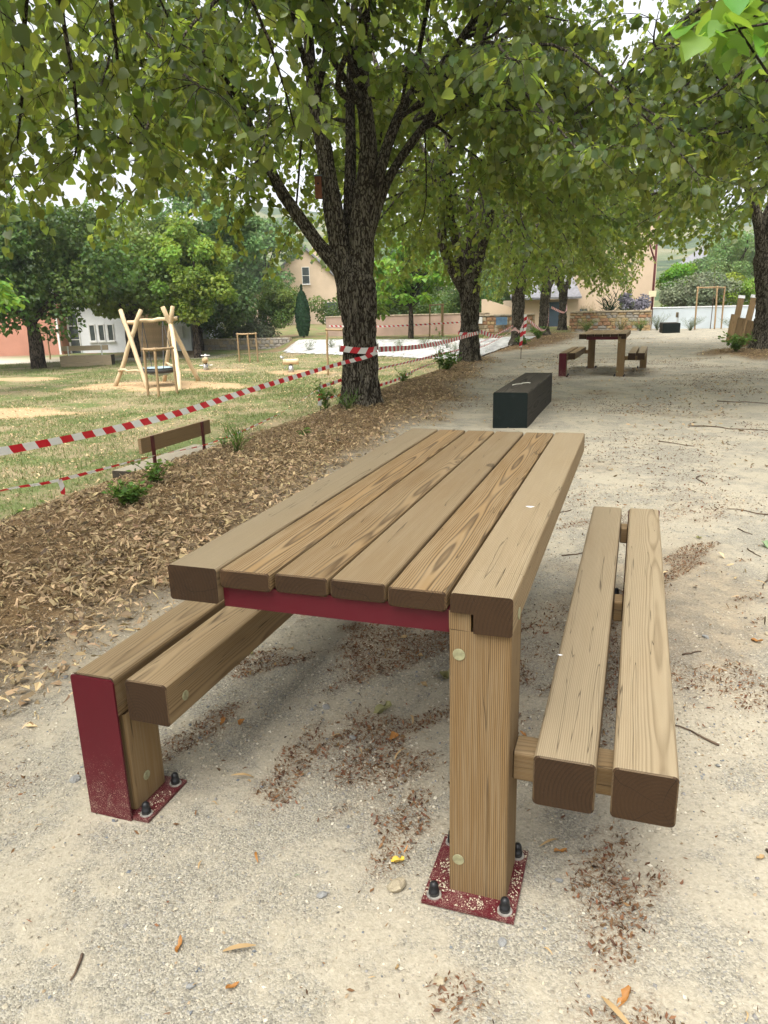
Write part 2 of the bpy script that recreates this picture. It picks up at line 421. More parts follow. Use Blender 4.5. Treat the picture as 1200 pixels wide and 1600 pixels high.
M_FRAME = simple('window_frame', (.68, .67, .64), .5, .1, 4)
M_GLASS = simple('dark_window_glass', (.05, .06, .065), .08, .2, 3, spec=.8)
M_CLAD = simple('timber_cladding', (.58, .40, .23), .8, .25, 3)
M_MORTAR = simple('wall_mortar', (.40, .33, .24), .95, .2, 12, .3)
M_STONEW = [simple('wall_stone_' + c, v, .9, .3, 9, .4) for c, v in (('ochre', (.40, .28, .15)), ('tan', (.42, .34, .24)), ('grey', (.33, .30, .26)), ('rust', (.33, .19, .11)))]
M_BASKET = simple('grey_basket_rim', (.30, .40, .44), .6, .15, 9)
M_ROPE = simple('dark_rope', (.05, .05, .05), .8, .2, 30)
M_PAPER = simple('sign_plate', (.62, .55, .36), .6, .1, 20)
M_STEEL = simple('brushed_steel', (.45, .45, .44), .4, .15, 20, metal=.7)

# ------------------------------------------------------------------ ground
def z_lawn(y): return -1.0 + .012 * np.clip(y - 6, 0, 28)
FX = np.array([-60, -24, -18, -16.5, -15, -13, -11.35, -9.4, -7.2, -6.2, -5.2, -3]); FY = np.array([34, 34, 33, 31, 29.2, 28.5, 27.7, 27.0, 26.0, 25.0, 24, 24.])
def bankmask(x, y):
    t = smooth(-5.0, -3.1, x)
    fy = np.interp(x, FX, FY)
    wdt = np.interp(x, [-60, -24, -15, -12, -6], [6, 6, 2.5, 3.2, 4.5])
    u = smooth(0, 1, (y - fy) / wdt)
    return np.maximum(t, u)
def H0(x, y):
    m = bankmask(x, y)
    ztop = -.18 * smooth(-4, -8, x) * smooth(20, 28, y)
    return z_lawn(y) * (1 - m) + ztop * m
def H(x, y):
    x = np.asarray(x, float); y = np.asarray(y, float)
    z = H0(x, y)
    near = np.exp(-((x - .3) ** 2 + y ** 2) / 3.2)            # level where the table is bolted down
    z = z + (fbm(x * .9, y * .9, 3, 3) - .5) * .05 * (1 - near)
    vg = smooth(-1.4, -2.4, x) * smooth(-4.2, -3.2, x) * smooth(18, 14, y)
    z = z + vg * .03                                          # litter verge slightly heaped
    bed = smooth(1.9, .8, np.hypot(x - 3.4, (y - 17.6) * .85)); z = z + bed * .09
    return z

VY = np.array([-6, -3, -1, 0, 3, 6, 8, 9.5, 10.5, 13, 15, 16.6, 17.6, 18.6, 20, 24, 30, 36, 44]); VX = np.array([-1.2, -1.25, -1.4, -1.5, -1.75, -1.9, -1.75, -2.1, -2.4, -2.5, -2.7, -3.2, -3.3, -2.9, -2.4, -1.8, -1.9, -2.4, -3.0])
def litter_mask(x, y):
    e = np.interp(y, VY, VX) + (fbm(x * 1.3 + 5, y * 1.3, 21, 3) - .5) * .8
    v = smooth(.42, -.42, x - e) * smooth(-5.2, -4.3, x)
    v = v * np.where(y > 15.5, smooth(-3.9, -3.3, x), 1)
    bed = smooth(1.75, 1.2, np.hypot(x - 3.5, (y - 17.3) * .9) + (fbm(x * 2, y * 2, 9, 3) - .5) * .7)
    t2 = .55 * smooth(1.1, .5, np.hypot(x * .9, (y - 12.6) * .8)) * smooth(.4, .6, fbm(x * 2.2, y * 2.2, 31, 3))
    pat = .5 * smooth(.6, .72, fbm(x * .8 + 3, y * .8, 41, 4)) * smooth(3, 5, y) * smooth(14, 10, y) * smooth(-2.5, -1, x)
    nb = .38 * smooth(.75, .35, np.hypot((x - .72) * 1.1, (y - 1.05) * .75) + (fbm(x * 3, y * 3, 47, 3) - .5) * .6)
    return np.clip(np.maximum.reduce([v, bed, t2, pat, nb]), 0, 1)
def chaff_mask(x, y):
    u = x * .82 - y * .57; v = x * .57 + y * .82            # drifts lie aslant, as raked by wind
    s = fbm(u * 5.2, v * 2.0, 61, 4)
    a = smooth(.57, .67, s) * smooth(-1.6, -.7, x) * smooth(-1.45, -.75, y) * smooth(3.6, 1.5, y)
    for cx, cy, rx, ry, ww in ((.62, -.95, .10, .30, 1), (.70, -1.22, .05, .13, 1), (.10, -.83, .07, .2, .9), (-.13, -.35, .16, .10, 1), (-.30, -.62, .07, .22, .9), (.55, .3, .1, .8, .9), (.25, -.2, .18, .12, .8), (.1, .5, .4, .5, .55), (1.0, .25, .3, .2, .7), (.35, -1.25, .08, .08, .7)):
        d = np.hypot((x - cx) / rx, (y - cy) / ry) + (fbm(x * 9, y * 9, 71, 3) - .5) * 1.5
        a = np.maximum(a, ww * smooth(1.15, .45, d))
    return np.clip(a, 0, 1)
CHIPS = [(-13.3, 17.0, 3.0, 1.1), (-13.6, 11.5, 2.0, .8), (-14.5, 21.9, 1.3, .5), (-10.4, 21.2, 1.2, .6), (-20.0, 18.5, 2.0, .6)]
def chip_mask(x, y):
    a = np.zeros_like(x)
    for cx, cy, rx, ry in CHIPS:
        a = np.maximum(a, smooth(1.12, .85, np.hypot((x - cx) / rx, (y - cy) / ry) + (fbm(x * 1.2, y * 1.2, 8, 4) - .5) * 1.1))
    return a
def lawn_mask(x, y): return smooth(-4.35, -4.9, x) * smooth(36, 34.5, y)
def path_mask(x, y):
    a = smooth(25.6, 26.2, y + (x + 22) * -.32) * smooth(-17, -19, x)          # pale paving in front of the school
    b = smooth(32.2, 32.8, y + (x + 12) * -.5) * smooth(36.5, 35.8, y + (x + 12) * -.5) * smooth(-4.2, -5.5, x)
    return np.clip(np.maximum(a, b), 0, 1)

def axis(segs):
    a = [segs[0][0]]
    for lo, hi, st in segs:
        k = max(1, int(round((hi - lo) / st))); a += list(np.linspace(lo, hi, k + 1)[1:])
    return np.array(a)
gx = axis([(-300, -60, 20), (-60, -26, 1.2), (-26, -6, .3), (-6, -2, .09), (-2, 2.5, .06), (2.5, 6, .15), (6, 30, 1.5), (30, 300, 20)])
gy = axis([(-14, -3, 1.0), (-3, 4, .06), (4, 10, .12), (10, 36, .25), (36, 60, 1.0), (60, 420, 20)])
X, Y = np.meshgrid(gx, gy); Z = H(X, Y)
far = smooth(60, 130, np.hypot(X, Y)); Z = Z * (1 - far) - .4 * far
ny, nx = X.shape
i = np.arange(ny - 1)[:, None] * nx; j = np.arange(nx - 1)[None]
Q = np.stack([i + j, i + j + 1, i + nx + j + 1, i + nx + j], -1).reshape(-1, 4)
xf, yf = X.ravel(), Y.ravel()
msk = np.stack([litter_mask(xf, yf), lawn_mask(xf, yf) * (1 - path_mask(xf, yf)), chip_mask(xf, yf)], 1)
ground_me = np_mesh('ground', np.stack([xf, yf, Z.ravel()], 1), [Q], True, msk, 'zone')
a2 = ground_me.color_attributes.new('zone2', 'FLOAT_COLOR', 'POINT')
upper = smooth(24, 30, yf) * smooth(-4.5, -6.5, xf) * (1 - msk[:, 1])
c2 = np.stack([path_mask(xf, yf), chaff_mask(xf, yf), np.clip(upper + smooth(60, 80, yf) + smooth(7, 10, xf) * smooth(24, 32, yf) + smooth(30, 34, yf) * smooth(-1.5, -2.5, xf), 0, 1), np.ones_like(xf)], 1).astype(np.float32)
a2.data.foreach_set('color', c2.ravel())

def ground_mat():
    m, nt, b = new_mat('ground_surface', .95, .12); T = NT(nt)
    P = T.n('NewGeometry').outputs['Position']
    z1 = T.n('SeparateColor'); T.l(T.n('Attribute', attribute_name='zone').outputs['Color'], z1.inputs[0])
    z2 = T.n('SeparateColor'); T.l(T.n('Attribute', attribute_name='zone2').outputs['Color'], z2.inputs[0])
    big = T.noise(P, 1.7, 5, .62); mid = T.noise(P, 9, 5, .65); fine = T.noise(P, 95, 3, .7)
    gr = T.n('TexVoronoi', feature='F1'); T.l(P, gr.inputs['Vector']); gr.inputs['Scale'].default_value = 240
    gcol = T.n('SeparateColor'); T.l(gr.outputs['Color'], gcol.inputs[0])
    sandy = T.ss(T.m('ADD', T.m('MULTIPLY', big, .6), T.m('MULTIPLY', mid, .4)), .44, .56)   # fine sand vs washed-out grit
    grit = T.ramp(gcol.outputs[0], [(0, (.15, .14, .118)), (.25, (.218, .20, .157)), (.55, (.272, .249, .194)), (.85, (.36, .332, .265)), (1, (.205, .20, .185))])
    sand = T.mix(T.ss(fine, .3, .7), (.305, .270, .200), (.380, .341, .260))
    grav = T.mix(T.m('MULTIPLY', sandy, .85), grit, sand)
    spk = T.ss(T.vor(P, 33), .10, .16, .55, 0)
    grav = T.mix(spk, grav, T.ramp(gcol.outputs[1], [(0, (.14, .10, .06)), (.5, (.16, .16, .16)), (1, (.3, .25, .17))]))
    ch = T.m('MULTIPLY', z2.outputs[1], T.ss(T.noise(P, 130, 4, .75), .47, .60))
    grav = T.mix(T.m('MULTIPLY', ch, .75), grav, (.16, .095, .05))
    soil = T.mix(T.ss(T.m('ADD', T.m('MULTIPLY', fine, .6), T.m('MULTIPLY', mid, .5)), .4, .7), (.055, .036, .02), (.23, .15, .075))
    c = T.mix(z1.outputs[0], grav, soil)
    gp = T.noise(T.vmul(P, (1.0, 1.0, 1.0)), .9, 5, .65)
    gf = T.ss(T.m('ADD', T.m('MULTIPLY', gp, .65), T.m('MULTIPLY', mid, .35)), .42, .58)
    dry = T.mix(T.ss(fine, .3, .7), (.19, .15, .085), (.29, .235, .14))
    grass = T.mix(T.ss(fine, .25, .75), (.065, .10, .028), (.13, .165, .055))
    lawn = T.mix(T.m('MULTIPLY', gf, .9), dry, grass)
    c = T.mix(z1.outputs[1], c, lawn)
    chip = T.mix(T.ss(T.noise(P, 40, 3, .7), .3, .7), (.33, .22, .115), (.45, .325, .19))
    c = T.mix(z1.outputs[2], c, chip)
    c = T.mix(z2.outputs[0], c, T.mix(mid, (.5, .44, .36), (.58, .52, .43)))
    up_ = T.mix(T.ss(gp, .4, .6), (.20, .14, .08), (.11, .15, .045))
    c = T.mix(z2.outputs[2], c, up_)
    T.l(c, b.inputs['Base Color'])
    hgt = T.m('ADD', T.m('MULTIPLY', gr.outputs['Distance'], T.m('MULTIPLY', T.m('SUBTRACT', 1.15, sandy), -.35)), T.m('ADD', T.m('MULTIPLY', fine, .45), T.m('MULTIPLY', mid, 2.2)))
    T.l(T.bump(hgt, .6, .008), b.inputs['Normal'])
    return m
ground = ob('ground', ground_me, ground_mat(), kind='structure')

# camera-independent scatter helpers -----------------------------------------
def basis_from(d, n):
    d = d / (np.linalg.norm(d, axis=1)[:, None] + 1e-9)
    n = n - d * (n * d).sum(1)[:, None]; n /= np.linalg.norm(n, axis=1)[:, None] + 1e-9
    x = np.cross(d, n)
    return np.stack([x, d, n], 2)                            # columns: side, tip, normal

def inst(bv, bf, pos, M, size, tint=None):
    """merged mesh data of one little shape repeated"""
    n = len(pos); k = len(bv)
    size = np.asarray(size); size = size[:, None, None] if size.ndim == 1 else size[:, None, :]
    V = np.einsum('nij,nkj->nki', M, bv[None] * size) + pos[:, None]
    F = [(f[None] + (np.arange(n) * k)[:, None, None]).reshape(-1, f.shape[1]) for f in bf]
    cols = np.repeat(tint, k, axis=0) if tint is not None else None
    return V.reshape(-1, 3), F, cols

def heart():
    V = np.array([(0, .08, 0), (0, .52, -.03), (0, 1.0, -.10), (-.24, -.02, .03), (-.46, .22, .07), (-.40, .52, .06), (-.2, .8, -.01), (.24, -.02, .03), (.46, .22, .07), (.40, .52, .06), (.2, .8, -.01)])
    F = [np.array([(0, 1, 5, 4), (1, 2, 6, 5), (0, 8, 9, 1), (1, 9, 10, 2)]), np.array([(0, 4, 3), (0, 7, 8)])]
    return V, F
def kite():
    V = np.array([(0, 0, 0), (-.40, .38, .05), (0, .5, -.03), (.40, .38, .05), (0, 1, -.08)])
    return V, [np.array([(0, 2, 1), (0, 3, 2), (1, 2, 4), (2, 3, 4)])]
def diamond():
    V = np.array([(0, 0, 0), (-.42, .45, .06), (.42, .45, .06), (0, 1, -.05)])
    return V, [np.array([(0, 2, 1), (1, 2, 3)])]
HEART, KITE, DIAM = heart(), kite(), diamond()

def rand_unit(n, rng):
    v = rng.normal(size=(n, 3)); return v / np.linalg.norm(v, axis=1)[:, None]

# ================================================================== picnic table (pushed at one point, all of it moves)
YUP = (R(90), 0, 0)          # stands a timber on end (grain vertical)
def timber(name, w, h, L, loc, parent, rot=(0, 0, 0), tone=(.6, .5, .6), mat=M_WOOD, r=.008):
    o = ob(name, timber_mesh(w, h, L, r), None, parent, loc, rot)
    if not o.data.materials: o.data.materials.append(None)
    o.material_slots[0].link = 'OBJECT'; o.material_slots[0].material = mat
    o.color = tone if len(tone) == 4 else (*tone, 1)
    return o

_pcache = {}
def part_mesh(key, fn):
    if key not in _pcache: _pcache[key] = fn()
    return _pcache[key]

def disc_mesh():
    V, Q = lathe([(0.0005, .0), (.0125, .0), (.0135, .0012), (.0130, .0026), (.0005, .0030)], 20)
    return np_mesh('plug', V, [Q], False)
def bolt_mesh():
    V, Q = lathe([(.0005, 0), (.0125, 0), (.0125, .012), (.0105, .0135), (.0105, .024), (.0085, .030), (.004, .0335), (.0005, .034)], 12)
    return np_mesh('bolt', V, [Q], True)
def washer_mesh():
    V, Q = lathe([(.0005, 0), (.017, 0), (.017, .003), (.0005, .0032)], 16)
    return np_mesh('washer', V, [Q], False)

def add_bolt(parent, x, y, z):
    w_ = ob('washer', part_mesh('washer', washer_mesh), M_WASHER, parent, (x, y, z))
    ob('bolt', part_mesh('bolt', bolt_mesh), M_BLACK, parent, (x, y, z + .003))

def plate(name, poly, z0, z1, parent, mat, loc=(0, 0, 0), rot=(0, 0, 0)):
    n = len(poly); p = np.array(poly)
    V = np.concatenate([np.c_[p, np.full(n, z0)], np.c_[p, np.full(n, z1)]])
    j = np.arange(n); k = (j + 1) % n
    me = np_mesh(name, V, [np.stack([j, k, k + n, j + n], 1), np.array([j[::-1], j + n])])
    return ob(name, me, mat, parent, loc, rot)

TONES = [(.95, .15, .6, .45), (.10, .13, 1.0, 1.0), (.25, .20, .85, .92), (.50, .25, .6, .55), (.15, .10, 1.0, 1.0), (.85, .2, .6, .5)]
def build_table(root, tones=TONES, seed=0):
    Wd, L, Ht = .8025, 1.99, .751; bw, bh = .1287, .0857
    # four inner planks
    x0 = -Wd / 2 + bw; gap = .0075; pw = (Wd - 2 * bw - 5 * gap) / 4
    for i_ in range(4):
        timber('plank', pw, .044, L - .012 - .004 * ((i_ * 7) % 3), (x0 + gap + pw / 2 + i_ * (pw + gap), .004 * ((i_ * 5) % 3 - 1), Ht - .023 - .001 * (i_ % 2)), root, (0, 0, .0015 * ((i_ * 3) % 3 - 1)), tones[i_ + 1])
    for s in (1, -1):                                    # the table is symmetric under a half turn
        rz = 0 if s == 1 else math.pi
        S = lambda x, y, z: (s * x, s * y, z)
        # edge beam, its lower inner corner cut out where it sits on the leg
        prof = rounded(bw, bh, .007)
        cut = .0485
        def beam():
            xl = -bw / 2
            V1, Q1, C1 = prism(rounded(bw, bh, .007), -L / 2 + .142, L / 2, .0)
            lp = [(bw / 2 - .007, -bh / 2), (bw / 2 - .002, -bh / 2 + .002), (bw / 2, -bh / 2 + .007), (bw / 2, bh / 2 - .007), (bw / 2 - .002, bh / 2 - .002), (bw / 2 - .007, bh / 2), (xl + .007, bh / 2), (xl + .002, bh / 2 - .002), (xl, bh / 2 - .007), (xl, bh / 2 - .0435), (xl + cut, bh / 2 - .0435), (xl + cut, -bh / 2)]
            V2, Q2, C2 = prism(lp, -L / 2, -L / 2 + .1418, .0)
            b = MB(); b.add(V1, [Q1]); b.F.setdefault(len(C1[0]), []).append(np.array(C1)); b.add(V2, [Q2, np.array(C2)])
            return b.mesh('edge_beam')
        o = ob('edge_beam', part_mesh('beam', beam), None, root, S(Wd / 2 - bw / 2, 0, Ht - bh / 2), (0, 0, rz))
        if not o.data.materials: o.data.materials.append(None)
        o.material_slots[0].link = 'OBJECT'; o.material_slots[0].material = M_WOOD; tn_ = tones[5] if s == 1 else tones[0]; o.color = tn_ if len(tn_) == 4 else (*tn_, 1)
        # table leg with the matching step at its head
        def leg():
            lw, ld = .132, .138
            V1, Q1, C1 = prism(rounded(lw, ld, .007), 0, .664, .0)
            V2, Q2, C2 = prism([(-lw / 2, -ld / 2 + .003), (-lw / 2 + .047, -ld / 2), (-lw / 2 + .047, ld / 2), (-lw / 2, ld / 2 - .003)], .6642, .7065, .0)
            b = MB(); b.add(V1, [Q1, np.array(C1)]); b.add(V2, [Q2, np.array(C2)])
            return b.mesh('leg')
        # grain axis = local Y; rotate so local Y -> world Z, local z -> world -y
        o = ob('leg', part_mesh('leg', leg), None, root, S(.3325, -.915, .0), (R(90), 0, rz))
        if not o.data.materials: o.data.materials.append(None)
        o.material_slots[0].link = 'OBJECT'; o.material_slots[0].material = M_WOOD; o.color = (.12, .25, .85, .35)
        # steel foot plate with three or four anchor bolts
        bp = plate('base_plate', [(.214, -1.036), (.425, -1.036), (.425, -.808), (.214, -.808)], .001, .009, root, M_RED, rot=(0, 0, rz))
        for bx, by in ((.238, -1.012), (.401, -1.012), (.401, -.832), (.238, -.832)): add_bolt(root, *S(bx, by, .009))
        for lx, ly, lz, rr in ((.289, -.9842, .61, (R(90), 0, rz)), (.289, -.9842, .097, (R(90), 0, rz))):
            ob('plug', part_mesh('disc', disc_mesh), M_CAP, root, S(lx, ly, lz), rr)
        ob('plug', part_mesh('disc', disc_mesh), M_CAP, root, S(.4012, -.918, .688), (0, R(90), rz))
        # red steel angle under the plank ends
        b = MB().box((-.272, -.972, .652), (.266, -.966, .7058)); b.box((-.272, -.966, .700), (.266, -.92, .7058))
        ob('steel_rail', b.mesh('steel_rail'), M_RED, root, (0, 0, 0), (0, 0, rz))
        # bench: two beams, cross pieces, arm from the table leg, own leg at the other end
        by0, by1 = -1.02, .985; bt, bwid, bz = .117, .1245, .422
        for k, xc in enumerate((.4535 + .0622, .609 + .0622)):
            tn = ((.98, .10, .55, .8), (1.0, .05, .55)) if s == 1 else ((.50, .15, .6, .8), (.45, .2, .6))
            timber('seat_beam', bwid, bt, by1 - by0, S(xc, (by0 + by1) / 2 + (.004 if k else 0), bz - bt / 2), root, (0, 0, rz), tn[k], r=.011)
        timber('cross_arm', .075, .072, .34, S(.3985 + .17, -.893, .327), root, (0, 0, R(90) + rz), (.2, .5, .4))
        timber('cross_piece', .075, .072, .030, S(.5935, .045, .327), root, (0, 0, R(90) + rz), (.2, .5, .4))
        # own leg of the bench, under the outer beam at the far end
        timber('bench_leg', .122, .135, .296, S(.671, .895, .157), root, (R(90), 0, rz), (.05, .7, .3))
        timber('cross_piece', .075, .072, .030, S(.5935, .905, .327), root, (0, 0, R(90) + rz), (.2, .5, .4))
        pp = [(.606, 0), (.7375, 0), (.7375, .412), (.7345, .417), (.615, .417), (.606, .408)]
        n = len(pp); p = np.array(pp)
        V = np.concatenate([np.c_[p[:, 0], np.full(n, .9885), p[:, 1]], np.c_[p[:, 0], np.full(n, .9945), p[:, 1]]]); j_ = np.arange(n); k_ = (j_ + 1) % n
        ob('end_plate', np_mesh('end_plate', V, [np.stack([j_, j_ + n, k_ + n, k_], 1), np.array([j_, (j_ + n)[::-1]])]), M_RED, root, (0, 0, 0), (0, 0, rz))
        timber('end_block', .122, .026, .27, S(.671, .852, .318), root, (R(90), 0, rz), (.05, .7, .3)) if False else None
        plate('foot_plate', [(.556, .805), (.74, .805), (.74, .9884), (.556, .9884)], .001, .009, root, M_RED, rot=(0, 0, rz))
        for bx, by in ((.578, .965), (.578, .829)): add_bolt(root, *S(bx, by, .009))
        ob('plug', part_mesh('disc', disc_mesh), M_CAP, root, S(.4533, .911, .357), (0, R(-90), rz))
        ob('plug', part_mesh('disc', disc_mesh), M_CAP, root, S(.6098, .908, .085), (0, R(-90), rz))
table1 = empty('picnic_table', 'large brown picnic table with joined benches and dark red end plate beside litter bank', 'picnic table', group='picnic tables on the gravel')
build_table(table1)
table2 = empty('picnic_table', 'smaller-looking shaded picnic table standing beyond the black timber block', 'picnic table', (0, 12.55, .0), R(-1.5), group='picnic tables on the gravel')
build_table(table2, [(.6, .75, .35), (.5, .30, .5), (.5, .45, .5), (.6, .85, .30), (.5, .36, .5), (.6, .65, .32)])
def seat_on_ground(o, dz=0.0):
    o.location.z = float(H(o.location.x, o.location.y)) + dz
seat_on_ground(table2, -.004)

# ================================================================== block benches
def block_bench(name, label, loc, rz, L, w_, h_, mat, back=False, upright=M_REDPOST, tone=(.6, .15, .6), group='timber block benches', back_len=None, back_tone=(.2, .4, .4), backmat=None, side=1):
    e = empty(name, label, 'bench', loc, rz, group)
    timber('seat_block', w_, h_, L, (0, 0, h_ / 2), e, (0, 0, 0), tone, mat, r=.018)
    if back:
        bl = back_len or L * .82
        for s in (-1, 1):
            b = MB().box((side * (w_ / 2 - .05) - .008, s * bl * .36 - .03, h_ * .55), (side * (w_ / 2 - .05) + .008, s * bl * .36 + .03, h_ + .40))
            ob('upright', b.mesh('upright'), upright, e)
        timber('backrest', .045, .20, bl, (side * (w_ / 2 - .05) - side * .032, 0, h_ + .30), e, (0, 0, 0), back_tone, backmat or mat, r=.006)
    return e
bb = block_bench('block_bench', 'black weathered timber block seat between the two picnic tables', (-.68, 6.82, 0), 0, 2.35, .375, .40, M_DARKWOOD, tone=(.6, .05, .9)); seat_on_ground(bb, -.012)
# scrap of pale string left on the black block
sp = np.array([(-.05, -.55, .404), (-.02, -.47, .406), (.04, -.42, .405), (.03, -.35, .406), (.09, -.28, .405), (.12, -.30, .404)])
so = ob('string', MB().tube(sp, .006, 5).mesh('string', True), simple('pale_string', (.5, .48, .4)), None, (-.72, 6.9, bb.location.z + .0)); tag(so, 'scrap of pale string lying on the black timber block', 'string')
b2_ = block_bench('block_bench', 'pale timber bench with thin backrest at the foot of the litter bank', (-5.40, 6.1, 0), R(0), 1.85, .46, .46, M_GREYWOOD, True, tone=(.9, .2, .4), back_len=1.62, backmat=M_STAKE, back_tone=(.6, .4, .5)); seat_on_ground(b2_, -.06)
b3_ = block_bench('block_bench', 'heavy timber block bench with backrest on the grass below the dark maple', (-21.3, 23.5, 0), R(-68), 2.1, .5, .45, M_GREYWOOD, True, M_STEEL, tone=(.4, .2, .6), back_len=1.9, side=1, backmat=M_GREYWOOD, back_tone=(.8, .2, .3)); seat_on_ground(b3_, -.01)
b4_ = block_bench('block_bench', 'small black block bench with grey backrest before the pale wall', (1.72, 30.5, 0), R(4), 1.3, .66, .40, M_DARKWOOD, True, M_STEEL, tone=(.6, .1, .5), back_len=.5, side=1, backmat=M_GREYWOOD); seat_on_ground(b4_, -.01)

# ================================================================== trees
def trunk_tube(P, Rr, sides, seed, ridge=.035, flare=None):
    """bark-ridged limb; returns V,Q,ridge value per vertex"""
    V, Qd, _ = tube(P, Rr, sides)
    m = len(P); Vr = V.reshape(m, sides, 3); P = np.asarray(P, float); Rr = np.broadcast_to(np.asarray(Rr, float), (m,))
    a = np.arange(sides) / sides; zz = np.concatenate([[0], np.cumsum(np.linalg.norm(np.diff(P, axis=0), axis=1))])
    A, Zz = np.meshgrid(a, zz)
    circ = 2 * math.pi * Rr[:, None]
    def per(f, sx, s):                                       # noise that closes round the trunk
        n0 = fbm(A * sx + Zz * .7, Zz * f, s, 3); n1 = fbm((A - 1) * sx + Zz * .7, Zz * f, s, 3); k = smooth(.8, 1.0, A)
        return n0 * (1 - k) + n1 * k
    rid = 1 - np.abs(per(3.2, 46, seed) - .5) * 4.2
    crack = smooth(.58, .70, per(13.0, 20, seed + 9)); rid = np.clip(np.maximum(rid, crack * .8), 0, 1); rid = 1 - rid                  # plates between dark furrows
    lump = per(1.2, 4, seed + 5) - .5
    d = (rid - .5) * ridge * np.minimum(1, Rr[:, None] / .2) + lump * .16 * Rr[:, None]
    if flare is not None: d = d + (flare[:, None] * (.5 + .5 * np.sin(A * 2 * math.pi * 5 + seed))) 
    N = Vr - P[:, None]; N /= np.linalg.norm(N, axis=2)[..., None] + 1e-9
    return (Vr + N * d[..., None]).reshape(-1, 3), Qd, rid.ravel()

def spline(pts, n):
    pts = np.array(pts, float); m = len(pts)
    t = np.linspace(0, m - 1, n); i_ = np.clip(t.astype(int), 0, m - 2); f = (t - i_)[:, None]
    p0 = pts[np.clip(i_ - 1, 0, m - 1)]; p1 = pts[i_]; p2 = pts[i_ + 1]; p3 = pts[np.clip(i_ + 2, 0, m - 1)]
    return .5 * ((2 * p1) + (-p0 + p2) * f + (2 * p0 - 5 * p1 + 4 * p2 - p3) * f ** 2 + (-p0 + 3 * p1 - 3 * p2 + p3) * f ** 3)

